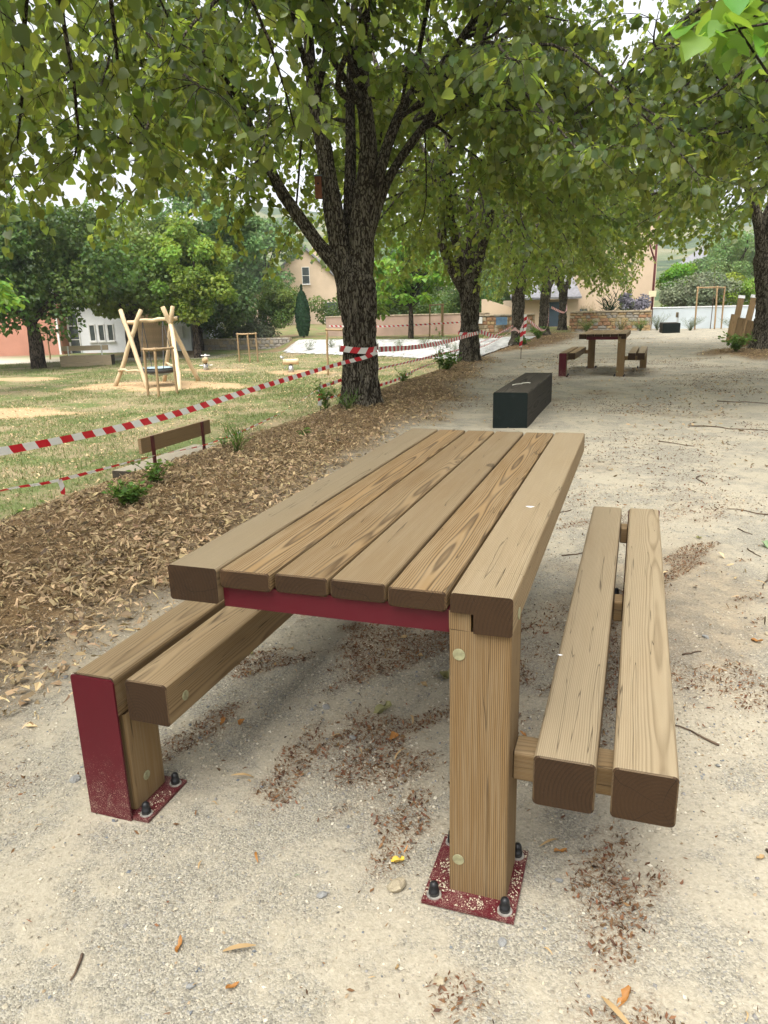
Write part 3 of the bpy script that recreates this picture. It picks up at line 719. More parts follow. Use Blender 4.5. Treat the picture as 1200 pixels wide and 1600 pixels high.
class Linden:
    """local frame: trunk base at the origin"""
    def __init__(s, seed, stems, rad=4.4, ztop=9.0, nbr=130, zmin=None, twig_geo=True, trunk_r=.24, fork=1.75, leaf=.104, low_bias=.50, lean=(0, 0), sides=56, centre=(0, 0), extra=(), cap=0):
        s.rng = rng = np.random.default_rng(seed)
        Wv, Wq, Wr, n = [], [], [], 0
        def addw(V, Qd, r_):
            nonlocal n
            Wv.append(V); Wq.append(Qd + n); Wr.append(r_); n += len(V)
        zt = np.linspace(-.25, fork + .24, 68)
        P = np.stack([lean[0] * (zt / fork) ** 2 + .02 * np.sin(zt * 2), lean[1] * (zt / fork) ** 2, zt], 1)
        Rr = trunk_r * (1 + .22 * np.exp(-np.clip(zt, 0, 9) / .22) + .17 * smooth(fork * .45, fork * .95, zt)) * (1 - .10 * smooth(.2, 1.0, zt)) * (1 - .75 * smooth(fork * .88, fork + .24, zt))
        addw(*trunk_tube(P, Rr, sides, seed, .042, .05 * np.exp(-np.clip(zt, 0, 9) / .15)))
        s.stems = []
        for k, (pts, r0, r1) in enumerate(stems):
            Q_ = spline(pts, 46); rr = r1 + (r0 - r1) * (1 - np.linspace(0, 1, 46)) ** .9
            addw(*trunk_tube(Q_, rr, max(12, sides // 2), seed + k * 3, .022)); s.stems.append((Q_, rr))
        s.trunk = (np.concatenate(Wv), np.concatenate(Wq), np.concatenate(Wr))
        # branches aimed at points spread through the crown
        BV, BQ, bn = [], [], 0
        LP, LD, LN = [], [], []
        zmin = zmin or (lambda x, y: 2.0)
        allp = np.concatenate([q for q, _ in s.stems]); allr = np.concatenate([r_ for _, r_ in s.stems])
        made = 0; tries = 0
        extra = list(extra) + [(rad * .85 * math.sqrt(q) * math.cos(a), rad * .85 * math.sqrt(q) * math.sin(a), z_) for q, a, z_ in zip(rng.random(cap), rng.uniform(0, 6.283, cap), rng.uniform(5.6, 8.0, cap))]  # cap: extra high branches above the view, added to shade the gravel path
        xt = list(extra)
        while made < nbr + len(extra) and tries < nbr * 20:
            tries += 1
            ang = rng.uniform(0, 2 * math.pi); rr = rad * math.sqrt(rng.uniform(.04, 1.0))
            z = rng.uniform(2.0, 5.2) if rng.random() < low_bias else rng.uniform(4.5, ztop)
            lim = rad * (1.0 if z < 5 else math.sqrt(max(.05, 1 - ((z - 5) / (ztop - 4.7)) ** 2)))
            if rr > lim and not xt: continue
            T = np.array([centre[0] + rr * math.cos(ang), centre[1] + rr * math.sin(ang), z])
            if xt: T = np.array(xt.pop()); z = T[2]; rr = math.hypot(T[0], T[1])
            elif z < zmin(T[0], T[1]) + .15: continue
            h = np.linalg.norm((allp - T) * (1, 1, 1), axis=1) + 1.2 * np.maximum(0, allp[:, 2] - (z + .35)) + rng.uniform(0, 1.2, len(allp)) + 4.0 * np.maximum(0, fork + 1.9 - allp[:, 2]) + 6 * (allp[:, 2] < fork + .35)
            k = int(np.argmin(h)); A = allp[k]; d = T - A; L = np.linalg.norm(d)
            if L < .5: continue
            mid = A + d * .5 + np.array([0, 0, .10 * L + rng.uniform(-.05, .15) * L]) + rng.normal(size=3) * .07 * L
            end = T + np.array([0, 0, -.04 * L])
            m_ = max(5, int(L / .22)); P = spline([A, A * .7 + mid * .3 + rng.normal(size=3) * .03 * L, mid, mid * .35 + end * .65 + rng.normal(size=3) * .04 * L, end], m_)
            r0 = min(allr[k] * .55, .010 + .009 * L); rad_ = np.linspace(r0, .005, m_)
            V, Qd, _ = tube(P, rad_, 7 if r0 > .02 else 5); BV.append(V); BQ.append(Qd + bn); bn += len(V)
            made += 1
            # twigs
            seg = np.linalg.norm(np.diff(P, axis=0), axis=1); cum = np.concatenate([[0], np.cumsum(seg)])
            tpos = np.arange(max(.3 * L, .35), cum[-1], .092)
            side = 1
            starts = [(np.array([np.interp(t, cum, P[:, q]) for q in range(3)]), t / cum[-1]) for t in tpos]
            for A2, tt in starts + [(P[-1], 1.0)] * 3:
                side = -side
                dloc = P[min(m_ - 1, int(tt * (m_ - 1)) + 1)] - P[max(0, int(tt * (m_ - 1)) - 1)]; dloc /= np.linalg.norm(dloc) + 1e-9
                lat = np.cross(dloc, (0, 0, 1)); lat /= np.linalg.norm(lat) + 1e-9
                td = dloc * rng.uniform(.2, .8) + lat * side * rng.uniform(.4, 1.0) + np.array([0, 0, rng.uniform(-.35, .45)]); td /= np.linalg.norm(td)
                tl = rng.uniform(.22, .70)
                k2 = 6; tp = [A2]; dd = td.copy()
                for q in range(k2 - 1):
                    dd = dd + np.array([0, 0, -.20]) + rng.normal(size=3) * .16; dd /= np.linalg.norm(dd)
                    tp.append(tp[-1] + dd * tl / (k2 - 1))
                tp = np.array(tp)
                if twig_geo:
                    V, Qd, _ = tube(tp, np.linspace(.0045, .0018, k2), 3); BV.append(V); BQ.append(Qd + bn); bn += len(V)
                nl = int(tl / .052); u = np.linspace(.12, 1.0, nl); f = u * (k2 - 1); i0 = np.clip(f.astype(int), 0, k2 - 2); ff = (f - i0)[:, None]
                lp = tp[i0] * (1 - ff) + tp[i0 + 1] * ff; ld = tp[i0 + 1] - tp[i0]; ld /= np.linalg.norm(ld, axis=1)[:, None]
                sd_ = np.where(np.arange(nl) % 2, 1, -1)[:, None]; lt = np.cross(ld, (0, 0, 1.)); lt /= np.linalg.norm(lt, axis=1)[:, None] + 1e-9
                ax = ld * .35 + lt * sd_ * .55 + np.array([0, 0, -.62]) + rng.normal(size=(nl, 3)) * .42
                nn = np.array([0, 0, .55]) + (lp - np.array([0, 0, 4.0])) * (1, 1, 0) / rad * .5 + rng.normal(size=(nl, 3)) * .75
                LP.append(lp + ax / np.linalg.norm(ax, axis=1)[:, None] * .03); LD.append(ax); LN.append(nn)
        s.branch = (np.concatenate(BV), np.concatenate(BQ))
        s.LP = np.concatenate(LP); s.LD = np.concatenate(LD); s.LN = np.concatenate(LN)
        inner = (np.hypot(s.LP[:, 0], s.LP[:, 1]) < .75) & (s.LP[:, 2] < 4.2)
        ok = ~inner & (s.LP[:, 2] > np.array([zmin(a, b) for a, b in s.LP[:, :2]]) - .25)
        s.LP, s.LD, s.LN = s.LP[ok], s.LD[ok], s.LN[ok]
        n_ = len(s.LP); s.size = leaf * (.5 + .75 * rng.random(n_) ** .8)
        clump = fbm(s.LP[:, 0] * .9 + s.LP[:, 2] * .7, s.LP[:, 1] * .9 - s.LP[:, 2] * .4, seed, 3)
        s.tint = np.stack([np.clip(rng.normal(.5, .28, n_) + (clump - .5) * .8, 0, 1), np.clip(rng.normal(.5, .25, n_), 0, 1), rng.random(n_)], 1)

_leafparts = {}
def leaf_part_mesh(mat, k):
    """ten slightly different single leaves shared by the leaf parts"""
    key = (mat.name, k)
    if key not in _leafparts:
        rng = np.random.default_rng(k + 50); V, F = HEART
        V = V.copy(); V[:, 2] += rng.normal(size=len(V)) * .025 - .10 * V[:, 1] ** 2 * rng.uniform(0, 1.5); V[:, 0] *= rng.uniform(.85, 1.08)
        stalk = np.array([(-.012, .08, 0), (.012, .08, 0), (0, -.42, .02)]); nV = len(V)
        V = np.concatenate([V, stalk]); F = [F[0], np.concatenate([F[1], [[nV, nV + 1, nV + 2]]])]
        t = np.tile(np.array([[np.clip(rng.normal(.5, .3), 0, 1), np.clip(rng.normal(.5, .22), 0, 1), .5]]), (len(V), 1))
        me = np_mesh('leaf', V, F, True, t); me.materials.append(mat); _leafparts[key] = me
    return _leafparts[key]

def visible_rank(Pw):
    d = Pw - np.array(CAM_LOC); dep = d @ np.array(fw)
    return dep

def linden_objects(L, label, loc, rz=0.0, group='linden trees of the avenue', base=HEART, leaf_parts=0, sc=1.0, keep=None, share=None, near_keep=None, bracts=0):
    e = empty('linden_tree', label, 'tree', loc, rz, group); e.scale = (sc, sc, sc)
    if share is None:
        V, Qd, r_ = L.trunk
        tr = np_mesh('trunk', V, [Qd], True, np.stack([r_, r_, r_], 1)); tr.materials.append(M_BARK)
        V, Qd = L.branch
        br = np_mesh('branchwork', V, [Qd], True, np.full((len(V), 3), .25)); br.materials.append(M_BARK)
        sel = np.ones(len(L.LP), bool)
        c, sn = math.cos(rz), math.sin(rz); Rm = np.array([[c, -sn, 0], [sn, c, 0], [0, 0, 1]])
        Pw = (L.LP * sc) @ Rm.T + np.array(loc)
        if near_keep is not None: sel &= near_keep(Pw)
        parts = np.zeros(len(sel), bool)
        if leaf_parts:
            d = Pw - np.array(CAM_LOC); dep = d @ np.array(fw); xx = d @ np.array(r2) / np.maximum(dep, .01); yy = d @ np.array(u2) / np.maximum(dep, .01)
            inv = (dep > .5) & (abs(xx) < .53) & (abs(yy) < .70) & sel
            idx = np.where(inv)[0]; idx = idx[np.argsort(dep[idx])][:leaf_parts]; parts[idx] = True
        M = basis_from(L.LD, L.LN); rest = sel & ~parts
        V, F, C_ = inst(*base, L.LP[rest], M[rest], L.size[rest], L.tint[rest])
        cr = np_mesh('crown', V, F, True, C_); cr.materials.append(M_LINDEN)
        share = (tr, br, cr)
        for k in np.where(parts)[0]:
            o = ob('leaf', leaf_part_mesh(M_LINDEN, int(k) % 12), None, e)
            m4 = Matrix(M[k].tolist()).to_4x4() @ Matrix.Diagonal((L.size[k],) * 3).to_4x4(); m4.translation = L.LP[k].tolist(); o.matrix_local = m4
        if bracts:
            rb = np.random.default_rng(8); ii = rb.choice(np.where(sel)[0], bracts); k_ = len(ii)
            Lb = np.linspace(0, 1, 4); wb = np.array([.03, .09, .08, .02]); cb = np.stack([.12 * Lb ** 2, Lb, .1 * np.sin(Lb * 3)], 1)
            BV_ = np.concatenate([cb - np.stack([wb, 0 * wb, 0 * wb], 1), cb + np.stack([wb, 0 * wb, 0 * wb], 1)]); q_ = np.arange(3)
            V, F, C_ = inst(BV_, [np.stack([q_, q_ + 4, q_ + 5, q_ + 1], 1)], L.LP[ii], basis_from(rb.normal(size=(k_, 3)) * .35 + (0, 0, -1.), rb.normal(size=(k_, 3))), rb.uniform(.06, .10, k_), rb.random((k_, 3)))
            me_ = np_mesh('seed_bract', V, F, False, C_); me_.materials.append(M_GREENCHAFF); ob('seed_bract', me_, None, e, kind='stuff')
    ob('trunk', share[0], None, e); ob('branchwork', share[1], None, e, kind='stuff'); ob('crown', share[2], None, e, kind='stuff')
    return e, share

def stems_auto(seed, n=6, fork=1.75, h=8.0, spread=.42, r=.15, lean=(0, 0)):
    rng = np.random.default_rng(seed); out_ = []
    for k in range(n):
        a = 2 * math.pi * (k + rng.uniform(-.25, .25)) / n; sp = spread * rng.uniform(.55, 1.25) if k else .08
        hh = h * rng.uniform(.75, 1.0); d = np.array([math.cos(a), math.sin(a)])
        pts = [(lean[0] + d[0] * .02, lean[1] + d[1] * .02, fork - .45)]
        for f in (.12, .35, .65, 1.0):
            w_ = rng.normal(size=2) * .12
            pts.append((lean[0] + d[0] * (.10 + sp * hh * f ** 1.15) + w_[0], lean[1] + d[1] * (.10 + sp * hh * f ** 1.15) + w_[1], fork + (hh - fork) * f))
        out_.append((pts, r * rng.uniform(.75, 1.1), .025))
    return out_

def gz(x, y): return float(H(x, y))
def gap_z(x, y):
    """pruned clearance under the boughs between the near table and the taped trunk"""
    a = np.array([CAM_LOC.x, CAM_LOC.y]); b = np.array([-3.02, 7.27]); ab = b - a; p = np.array([x, y]) - a
    t = float(p @ ab / (ab @ ab)); d = abs(float(p[0] * ab[1] - p[1] * ab[0])) / float(np.linalg.norm(ab))
    return (1.35 + 2.45 * t) if (.15 < t < .97 and d < .2 + .65 * t) else 0.0
_r = np.random.default_rng(3)
X0 = [(-1.6 + _r.normal() * .8, 3.5 + _r.normal() * .7, 2.55 + abs(_r.normal()) * .5) for _ in range(16)]
X4 = [(-3.4 + _r.normal() * .9, -2.3 + _r.normal() * 1.2, 3.05 + abs(_r.normal()) * .45) for _ in range(18)]
X1 = [(-1.8 + _r.normal() * .9, -2.2 + _r.normal() * 1.0, 2.7 + abs(_r.normal()) * .5) for _ in range(10)]
# the taped linden: stems as they fork in the photograph (offsets from its foot at (-3.02, 7.27))
T1 = (-3.02, 7.27)
st1 = [([(-.05, -.02, 1.25), (-.22, 0, 1.75), (-.52, 0, 2.12), (-1.05, .02, 2.83), (-1.42, .08, 3.55), (-2.05, .1, 4.35), (-2.85, .1, 5.2)], .115, .03),
       ([(-.08, .0, 1.3), (-.22, .10, 1.9), (-.37, .18, 2.6), (-.56, .36, 3.5), (-.73, .5, 4.25), (-.9, .8, 5.4), (-1.2, 1.2, 8)], .17, .03),
       ([(.02, .0, 1.3), (.04, .10, 1.95), (.03, .24, 2.6), (.07, .42, 3.3), (-.06, .62, 4.3), (-.1, .95, 5.4), (.1, 1.2, 8.5)], .19, .03),
       ([(.0, .05, 1.4), (-.18, .3, 2.3), (-.25, .6, 3.3), (-.3, .9, 4.6), (-.2, 1.5, 7.5)], .11, .03),
       ([(.08, .05, 1.9), (.25, .42, 3.1), (.52, .8, 3.95), (.98, 1.1, 4.45), (1.8, 1.3, 5.6), (2.3, 1.4, 7)], .085, .025),
       ([(.0, .05, 1.6), (.3, .5, 2.9), (.9, 1.0, 3.9), (1.5, 1.8, 5.2), (1.9, 2.2, 6.8)], .07, .025)]
zm1 = lambda x, y: max(gap_z(x - 3.02, y + 7.27), 2.05 + .55 * math.exp(-((x - 1.6) ** 2 + (y + .5) ** 2) / 2.0) + (.35 if x > 1.2 else 0))
L1 = Linden(11, st1, rad=4.5, nbr=112, zmin=zm1, trunk_r=.235, fork=1.75, sides=128, extra=X1, cap=60)
linden_objects(L1, 'forked linden with barrier tape wound round its ridged trunk', (T1[0], T1[1], gz(*T1) - .0), leaf_parts=280, bracts=1500)
# the linden whose foot is just outside the picture on the left: its boughs hang into it
def keep_clear(Pw):
    """nothing right in front of the lens, and the view under the boughs stays open"""
    d = Pw - np.array(CAM_LOC)
    return (np.linalg.norm(d, axis=1) > 2.3) & (Pw[:, 2] > 1.75)
L0 = Linden(23, [([(0, 0, 1.3), (.25, .15, 2.2), (.35, .8, 3.0), (.55, 1.55, 3.35), (.75, 1.72, 3.6), (.9, 2.4, 4.4), (1.1, 3.2, 5.6)], .12, .03)] + stems_auto(5, 5, r=.14), rad=4.5, nbr=57, zmin=lambda x, y: max(gap_z(x - 3.1, y - .25), 2.35 + .25 * max(0, x - 1) - .30 * smooth(1.2, 2.6, y) * (x < .9)), trunk_r=.24, leaf=.106, extra=X0[:11])
linden_objects(L0, 'linden with long boughs hanging in over the litter bank beside the near table', (-3.1, -.25, gz(-3.1, -.25)), leaf_parts=290, near_keep=keep_clear, bracts=2600)
# pale bough stub of the same tree crossing the upper corner
# further trees of the row
zm2 = lambda x, y: 1.65 + (.25 if x > .5 else 0)
L2 = Linden(31, stems_auto(8, 6, fork=1.85, r=.135, spread=.36), rad=4.2, nbr=125, zmin=zm2, trunk_r=.215, fork=1.85, leaf=.105, twig_geo=False, sides=40)
_, sh2 = linden_objects(L2, 'second linden of the row, next beyond the taped trunk', (-3.12, 14.75, gz(-3.12, 14.75)), R(20))
L3 = Linden(47, stems_auto(14, 5, fork=2.1, r=.13, spread=.33), rad=4.1, nbr=120, zmin=lambda x, y: 1.35, trunk_r=.215, fork=2.1, leaf=.125, twig_geo=False, sides=32)
_, sh3 = linden_objects(L3, 'third linden of the row, with tape and a white slope beside its foot', (-3.2, 22.5, gz(-3.2, 22.5)), R(60), base=KITE)
linden_objects(L3, 'fourth linden of the row, before the garage with the blue-grey door', (-3.18, 29.6, gz(-3.18, 29.6)), R(200), share=sh3, sc=.97)
linden_objects(L3, 'last linden of the row, in front of the low stone wall', (-3.0, 35.2, gz(-3.0, 35.2)), R(310), share=sh3, sc=.92)
# right-hand row
LR = Linden(59, stems_auto(21, 5, fork=2.3, r=.14, spread=.36, lean=(-.15, .1)), rad=4.2, nbr=110, zmin=lambda x, y: 2.55 + (.5 if abs(x) < 1 else 0), trunk_r=.23, fork=2.3, leaf=.11, twig_geo=False, sides=40, lean=(-.15, .1))
_, shR = linden_objects(LR, 'linden growing from the litter bed beside the short timber posts', (3.45, 18.2, gz(3.45, 18.2)), R(0), group='linden trees across the gravel')
L4 = Linden(67, stems_auto(27, 6, r=.14), rad=4.5, nbr=82, zmin=lambda x, y: 2.75 - .2 * (y > 1), trunk_r=.23, leaf=.106, extra=X4, cap=60)
linden_objects(L4, 'linden arching over the gravel from beyond the right bench', (4.3, 9.6, gz(4.3, 9.6)), R(0), group='linden trees across the gravel', leaf_parts=150)

# ---- catalpa leaves hanging in at the upper right
def catalpa(name, label, loc, h, crown_c, crown_r, n, leaf, seed, parts=0, trunk_r=.1, mat=M_CATALPA, clusters=None, nclump=40):
    rng = np.random.default_rng(seed); e = empty(name, label, 'tree', loc)
    mb = MB(); top = np.array(crown_c) + np.array([0, 0, -.1 * crown_r[2]])
    tp = spline([(0, 0, -.2), (.02, .0, h * .5), (top[0] * .5, top[1] * .5, h), tuple(top)], 18)
    V, Qd, rid = trunk_tube(tp, np.linspace(trunk_r * 1.15, trunk_r * .35, 18), 20, seed, .02)
    tr = np_mesh('trunk', V, [Qd], True, np.stack([rid] * 3, 1)); tr.materials.append(M_BARK2); ob('trunk', tr, None, e)
    cl = clusters if clusters is not None else [np.array(crown_c) + rand_unit(1, rng)[0] * np.array(crown_r) * rng.uniform(.45, 1.0) for _ in range(nclump)]
    bb_ = MB(); LP, LD, LN = [], [], []
    for c in cl:
        c = np.array(c); a = tp[int(rng.uniform(.55, .98) * 17)]
        if np.linalg.norm(c - a) > .15:
            bb_.tube(spline([a, (a + c) / 2 + rng.normal(size=3) * .12 + (0, 0, .1), c], 8), np.linspace(trunk_r * .22, .006, 8), 5, False)
        k = max(4, n // len(cl)); u = rand_unit(k, rng); u[:, 2] *= .6
        LP.append(c + u * leaf * rng.uniform(.4, 1.5, k)[:, None]); LD.append(u * (1, 1, .3) + np.array([0, 0, -.55]) + rng.normal(size=(k, 3)) * .2); LN.append(u * .4 + np.array([0, 0, 1.0]) + rng.normal(size=(k, 3)) * .3)
    bm = bb_.mesh('branchwork', True); bm.materials.append(M_BARK2); ob('branchwork', bm, None, e, kind='stuff')
    LP, LD, LN = map(np.concatenate, (LP, LD, LN)); M = basis_from(LD, LN); sz = leaf * rng.uniform(.6, 1.15, len(LP))
    tint = np.stack([rng.random(len(LP)), np.clip(rng.normal(.5, .22, len(LP)), 0, 1), rng.random(len(LP))], 1)
    if parts:
        for k in range(len(LP)):
            o = ob('leaf', leaf_part_mesh(mat, k % 12), None, e); m4 = Matrix(M[k].tolist()).to_4x4() @ Matrix.Diagonal((sz[k],) * 3).to_4x4(); m4.translation = LP[k].tolist(); o.matrix_local = m4
    else:
        V, F, C_ = inst(*HEART, LP, M, sz, tint); me = np_mesh('crown', V, F, False, C_); me.materials.append(mat); ob('crown', me, None, e, kind='stuff')
    return e
catalpa('catalpa_tree', 'young catalpa with large bright green leaves hanging in beside the right bench', (2.75, 3.1, gz(2.75, 3.1)), 2.2, (-.6, .1, 3.0), (1.2, 1.2, .7), 130, .17, 3, parts=1, trunk_r=.06,
        clusters=[(-1.72, .1, 2.93), (-1.58, .15, 3.05), (-1.86, .0, 2.86), (-1.5, .2, 2.95), (-1.45, .05, 2.78), (-1.0, .2, 3.2), (-.5, .3, 3.3), (-.2, -.3, 3.3), (.2, .4, 3.4)])
catalpa('catalpa_tree', 'small catalpa with bright green leaves on the bank behind the white fabric', (-9.5, 31.4, gz(-9.5, 31.4)), 1.7, (0, 0, 3.0), (2.2, 2.2, 1.5), 2600, .24, 5, trunk_r=.13, nclump=95)
catalpa('catalpa_tree', 'yellow-green catalpa sapling peeping from behind the taped trunk', (-11.9, 32.8, gz(-11.9, 32.8)), 1.3, (0, 0, 1.9), (1.0, 1.0, .9), 500, .24, 6, trunk_r=.07, mat=M_YELLOWLEAF, nclump=25)
catalpa('catalpa_tree', 'catalpa with drooping bright leaves at the edge of the lawn', (-17.6, 14.2, gz(-17.6, 14.2)), 1.8, (0, .2, 2.9), (1.6, 1.6, 1.1), 900, .22, 9, trunk_r=.1, nclump=45)

# ---- broadleaf trees and shrubs farther off
def blob_tree(name, label, loc, h, crown_c, crown_r, n, leaf, mat, seed, trunk_r=.2, bark=M_BARK2, cat='tree', group=None, lumps=26, hollow=.55, base=DIAM, up=.4, stems=4, lrr=(.24, .44)):
    rng = np.random.default_rng(seed); e = empty(name, label, cat, (loc[0], loc[1], gz(loc[0], loc[1]) if len(loc) < 3 else loc[2]), 0, group)
    cc, cr = np.array(crown_c, float), np.array(crown_r, float)
    mb = MB()
    if trunk_r > 0:
        tp = spline([(0, 0, -.25), (.03, 0, h * .5), (cc[0] * .4, cc[1] * .4, h)], 14)
        V, Qd, rid = trunk_tube(tp, np.linspace(trunk_r * 1.2, trunk_r * .8, 14), 18, seed, .03)
        W = [V]; Wq = [Qd]; Wr = [rid]; nn = len(V)
        for k in range(stems):
            u = rand_unit(1, rng)[0]; u[2] = abs(u[2]) * .6; tgt = cc + u * cr * .7
            V, Qd, rid = trunk_tube(spline([tp[-2], tp[-1] * .6 + tgt * .4 + rng.normal(size=3) * .1, tgt], 12), np.linspace(trunk_r * .55, .03, 12), 10, seed + k, .01)
            W.append(V); Wq.append(Qd + nn); Wr.append(rid); nn += len(V)
        r_ = np.concatenate(Wr); tr = np_mesh('trunk', np.concatenate(W), [np.concatenate(Wq)], True, np.stack([r_] * 3, 1)); tr.materials.append(bark); ob('trunk', tr, None, e)
    lc = cc + rand_unit(lumps, rng) * cr * rng.uniform(.35, .85, lumps)[:, None]
    lr = rng.uniform(*lrr, lumps)
    li = rng.integers(0, lumps, n); u = rand_unit(n, rng); u[:, 2] = u[:, 2] * .9 + .1
    P = lc[li] + u * (lr[li] * cr.mean())[:, None] * (1 - (1 - hollow) * rng.random(n)[:, None] ** 2) * (1, 1, .8)
    z0 = cc[2] - cr[2]; P[:, 2] = np.maximum(P[:, 2], z0 + rng.random(n) * .15 * cr[2])
    ax = u * .5 + rng.normal(size=(n, 3)) * .5 + np.array([0, 0, -.3]); nm = u + rng.normal(size=(n, 3)) * .45 + np.array([0, 0, up])
    tint = np.stack([np.clip(rng.normal(.5, .25, n) + rng.normal(0, .25, lumps)[li], 0, 1), np.clip(rng.normal(.5, .2, n) + rng.normal(0, .18, lumps)[li], 0, 1), rng.random(n)], 1)
    V, F, C_ = inst(*base, P, basis_from(ax, nm), leaf * rng.uniform(.6, 1.2, n), tint)
    me = np_mesh('crown' if trunk_r > 0 else 'foliage', V, F, False, C_); me.materials.append(mat)
    ob('crown' if trunk_r > 0 else 'foliage', me, None, e, kind='stuff')
    return e
G_L = 'trees round the lawn'
blob_tree('maple_tree', 'dark maple with low spreading crown standing on the lawn before the school', (-22.8, 22.3), 1.9, (0, 0, 3.9), (4.6, 4.2, 3.1), 26000, .20, M_DARKLEAF, 101, .27, group=G_L, lumps=80, lrr=(.14, .34))
blob_tree('maple_tree', 'olive-green maple with forked trunk behind the basket swing', (-22.4, 28.0), 2.0, (.2, 0, 4.2), (4.2, 3.6, 3.1), 22000, .20, M_MIDLEAF, 102, .3, group=G_L, lumps=75, lrr=(.14, .34))
blob_tree('ash_tree', 'yellow-green tree glowing beside the olive-green maple', (-18.6, 27.6), 1.5, (.0, 0, 3.7), (2.2, 2.2, 2.7), 17000, .17, M_YELLOWLEAF, 103, .16, group=G_L, lumps=75, lrr=(.12, .34))
blob_tree('poplar_tree', 'tall blue-green poplar rising by the low stone wall', (-21.4, 32.2), 2.2, (.8, 0, 4.8), (3.3, 3.0, 4.2), 22000, .22, M_POPLAR, 104, .24, group=G_L, lumps=70, lrr=(.12, .32))
blob_tree('poplar_tree', 'pale green tree far behind the rounded hedge', (-33, 62, 0), 3.5, (0, 0, 6.2), (3.6, 3.6, 3.6), 8000, .34, M_POPLAR, 105, .2, group='trees beyond the walls', lumps=24)
blob_tree('shrub', 'large rounded green shrub above the far wall, left of the cypress', (-17.9, 34.8), .4, (0, 0, 1.9), (1.5, 1.4, 1.35), 9000, .12, M_MIDLEAF, 106, 0, cat='shrub', group='shrubs along the walls')
blob_tree('shrub', 'low olive hedge shrub resting on the low stone wall', (-19.2, 34.2), .2, (0, 0, .85), (1.7, .9, .65), 7000, .10, M_OLIVE, 107, 0, cat='shrub', group='shrubs along the walls')
blob_tree('shrub', 'dark green shrub under the poplar beside the stone wall', (-21.6, 35.0), .2, (0, 0, 1.1), (1.9, 1.2, 1.0), 7000, .12, M_MIDLEAF, 108, 0, cat='shrub', group='shrubs along the walls')
blob_tree('shrub', 'dark hedge behind the pink wall and small catalpa', (-14.0, 39.5), .2, (0, 0, 1.3), (5.0, 1.3, 1.0), 14000, .13, M_DARKLEAF, 109, 0, cat='hedge', group='shrubs along the walls')
blob_tree('shrub', 'silvery round shrub overhanging the pale blue wall', (3.4, 38.0), .2, (0, 0, 1.5), (2.0, 1.6, 1.25), 12000, .12, M_OLIVE, 110, 0, cat='shrub', group='shrubs behind the pale wall')
blob_tree('shrub', 'bright yellow-green bush standing behind the three-stake tree guard', (4.9, 38.4), .2, (0, 0, 1.3), (1.3, 1.2, 1.35), 9000, .12, M_YELLOWLEAF, 111, 0, cat='shrub', group='shrubs behind the pale wall')
blob_tree('shrub', 'mid-green bush beyond the pale wall behind the right-hand linden', (7.4, 40.5), .2, (0, 0, 1.5), (2.0, 1.6, 1.4), 9000, .14, M_MIDLEAF, 112, 0, cat='shrub', group='shrubs behind the pale wall')
blob_tree('shrub', 'fresh green bush beside the dark red lamp post', (2.4, 44.0), .2, (0, 0, 1.9), (1.3, 1.3, 1.4), 9000, .13, M_CATALPA, 113, 0, cat='shrub', group='shrubs behind the pale wall')
blob_tree('birch_tree', 'thin grey-green young tree above the bright bush', (5.2, 43.0, -.05), 2.4, (0, 0, 3.6), (1.4, 1.3, 1.8), 3000, .13, M_POPLAR, 114, .05, group='trees beyond the walls', lumps=18)
blob_tree('shrub', 'dark green shrubs at the foot of the hedge left of the garage', (-8.6, 41.5), .2, (0, 0, 1.5), (2.2, 1.6, 1.6), 9000, .14, M_DARKLEAF, 115, 0, cat='shrub', group='shrubs along the walls')
blob_tree('lavender', 'grey-violet lavender mound behind the stone wall beside the lamp post', (.25, 34.9), .1, (0, 0, 1.15), (.75, .6, .5), 5000, .10, M_LAVENDER, 116, 0, cat='plant', group='plants behind the stone wall', up=1)

# ================================================================== buildings and walls
def wall_prism(name, poly_xz, y0, y1, mat, parent):
    """outline in x,z extruded from y0 to y1"""
    V, Qd, caps = prism(poly_xz, y0, y1, 0.0)
    return ob(name, np_mesh(name, V, [Qd, np.array(caps)]), mat, parent)
def box_part(name, lo, hi, mat, parent):
    return ob(name, MB().box(lo, hi).mesh(name), mat, parent)
def window(parent, x0, x1, z0, z1, y, fr=.05, sill=True, bars=1):
    w_ = box_part('window', (x0, y - .02, z0), (x1, y + .05, z1), M_GLASS, parent)
    b = MB().box((x0 - fr, y - .05, z0 - fr), (x0, y + .04, z1 + fr)).box((x1, y - .05, z0 - fr), (x1 + fr, y + .04, z1 + fr)).box((x0, y - .05, z1), (x1, y + .04, z1 + fr)).box((x0, y - .05, z0 - fr), (x1, y + .04, z0))
    for k in range(1, bars + 1):
        zz = z0 + (z1 - z0) * k / (bars + 1); b.box((x0, y - .045, zz - .02), (x1, y - .021, zz + .02))
    ob('frame', b.mesh('frame'), M_FRAME, w_)
    if sill: box_part('sill', (x0 - .1, y - .12, z0 - fr - .06), (x1 + .1, y - .001, z0 - fr), M_FRAME, w_)
    return w_

